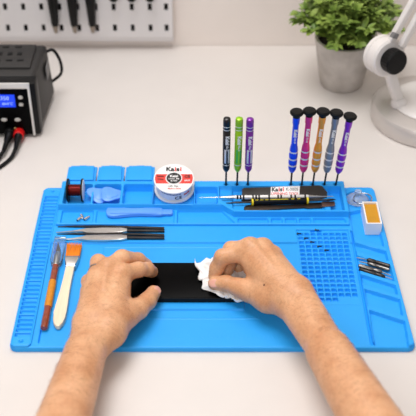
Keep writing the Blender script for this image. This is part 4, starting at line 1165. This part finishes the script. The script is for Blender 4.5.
# fine hairs on the forearms
hb = BM(); rh = random.Random(11)
vs = me.vertices; armd = {0: (Vector(Lw) - Vector(Lb)).normalized(), 1: (Vector(Rm) - Vector(Rb_)).normalized()}
nL = len(pv[0]); cnt = 0
while cnt < 1000:
    i = rh.randrange(len(vs)); v = vs[i]
    if v.co.y > 0.055 or v.co.y < -0.14 or v.normal.z < 0.05: continue
    if v.co.y > 0.02 and rh.random() > 0.5: continue
    d = armd[0 if i < nL else 1]; sdv = v.normal.cross(d)
    t_ = (-d * rh.uniform(-0.1, 0.6) + sdv * rh.uniform(0.3, 1.0) * (1 if i < nL else -1)); t_ = (t_ - v.normal * t_.dot(v.normal)).normalized()
    L = rh.uniform(0.005, 0.010); p = v.co
    tube(hb, [p - v.normal * 0.0003, p + t_ * L * 0.5 + v.normal * 0.0010, p + t_ * L + v.normal * 0.0006], [0.00007, 0.00006, 0.00002], 3, False); cnt += 1
ho = part('arm_hair', hb, M['hair'], person, smooth=None); ho['kind'] = 'stuff'
# mole
best = None
d = ray(264.5, 285).normalized()
for v in vs[nL:]:
    if v.normal.dot(d) > 0: continue
    w = v.co - CAM; dist = (w - d * w.dot(d)).length
    if best is None or dist < best[0]: best = (dist, v.co.copy(), v.normal.copy())
b = BM(); bmesh.ops.create_uvsphere(b, u_segments=12, v_segments=8, radius=0.0011)
bmesh.ops.transform(b, matrix=Matrix.Translation(best[1]), verts=b.verts)
mo = part('mole', b, mat('mole_skin', (80, 40, 28), 0.6), person)

# ================================================================== TISSUE
def tissue():
    n = 26; bm = BM(); grid = []
    corners = [at(195.5, 261.0, ZP1), at(240, 262.0, ZP1), at(247.0, 302.0, ZP1), at(203.5, 293.5, ZP1)]
    for j in range(n):
        row = []
        for i in range(n):
            u, v = i / (n - 1), j / (n - 1)
            p = (corners[0] * (1 - u) + corners[1] * u) * (1 - v) + (corners[3] * (1 - u) + corners[2] * u) * v
            q_ = Vector((u * 3.1, v * 3.1, 0.7))
            ridge = 1 - abs(noise.noise(q_ * 1.3)) * 2.2; ridge2 = 1 - abs(noise.noise(q_ * 3.0 + Vector((5, 2, 1)))) * 2.2
            wob = Vector((noise.noise(q_ * 1.5 + Vector((9, 0, 0))), noise.noise(q_ * 1.5 + Vector((0, 9, 0))), 0)) * 0.008
            edge = min(u, 1 - u, v, 1 - v) * 5
            hgt = 0.0012 + max(0, ridge) * 0.0075 + max(0, ridge2) * 0.0035
            c_ = math.exp(-((u - 0.35) ** 2 + (v - 0.55) ** 2) / 0.05) * 0.002
            p = p + wob * (0.6 + 0.8 * (edge < 1)); p.z = ZP1 + hgt * (0.45 + 0.55 * min(1, edge)) + c_
            row.append(bm.verts.new(p))
        grid.append(row)
    for j in range(n - 1):
        for i in range(n - 1): bm.faces.new((grid[j][i], grid[j][i + 1], grid[j + 1][i + 1], grid[j + 1][i]))
    return bm
b = tissue()
o = single('tissue', b, M['tissue'], 'crumpled white tissue pinched in the right hand on the phone', 'tissue', smooth=12, base=(0.015, 0.11, ZP1))
md = o.modifiers.new('thickness', 'SOLIDIFY'); md.thickness = 0.0003; md.offset = 1.0

# ================================================================== CAMERA AND LIGHT
cd = bpy.data.cameras.new('camera'); cam = bpy.data.objects.new('camera', cd); COL.objects.link(cam)
cam.location = CAM; cam.rotation_euler = (PI / 2 - TH, 0, 0)
cd.sensor_width = 36; cd.lens = F / 416 * 36; cd.clip_start = 0.01
cd.dof.use_dof = True; cd.dof.focus_distance = 1.20; cd.dof.aperture_fstop = 6.0
SC.camera = cam

def area(name, loc, target, sx, sy, power, col=(1, 1, 1)):
    l = bpy.data.lights.new(name, 'AREA'); l.shape = 'RECTANGLE'; l.size = sx; l.size_y = sy; l.energy = power; l.color = col
    o = bpy.data.objects.new(name, l); COL.objects.link(o); o.location = loc
    o.rotation_euler = (Vector(target) - Vector(loc)).to_track_quat('-Z', 'Y').to_euler(); return o
area('ceiling_light', (-0.22, 0.36, 1.75), (0, 0.12, 0), 1.0, 0.8, 24, (1.0, 0.985, 0.975))
area('front_fill_light', (-0.5, -1.5, 1.35), (0, 0.2, 0), 1.1, 0.9, 11, (1.0, 0.985, 0.975))  # added soft fill out of view, brightens sides that face the front
w = bpy.data.worlds.new('world'); SC.world = w; w.use_nodes = True
bg = w.node_tree.nodes['Background']; bg.inputs['Color'].default_value = (1.0, 0.975, 0.955, 1); bg.inputs['Strength'].default_value = 0.38

vs_ = SC.view_settings
vs_.view_transform = 'Standard'; vs_.look = 'None'; vs_.gamma = 1.0; vs_.exposure = 0.0; vs_.use_curve_mapping = False
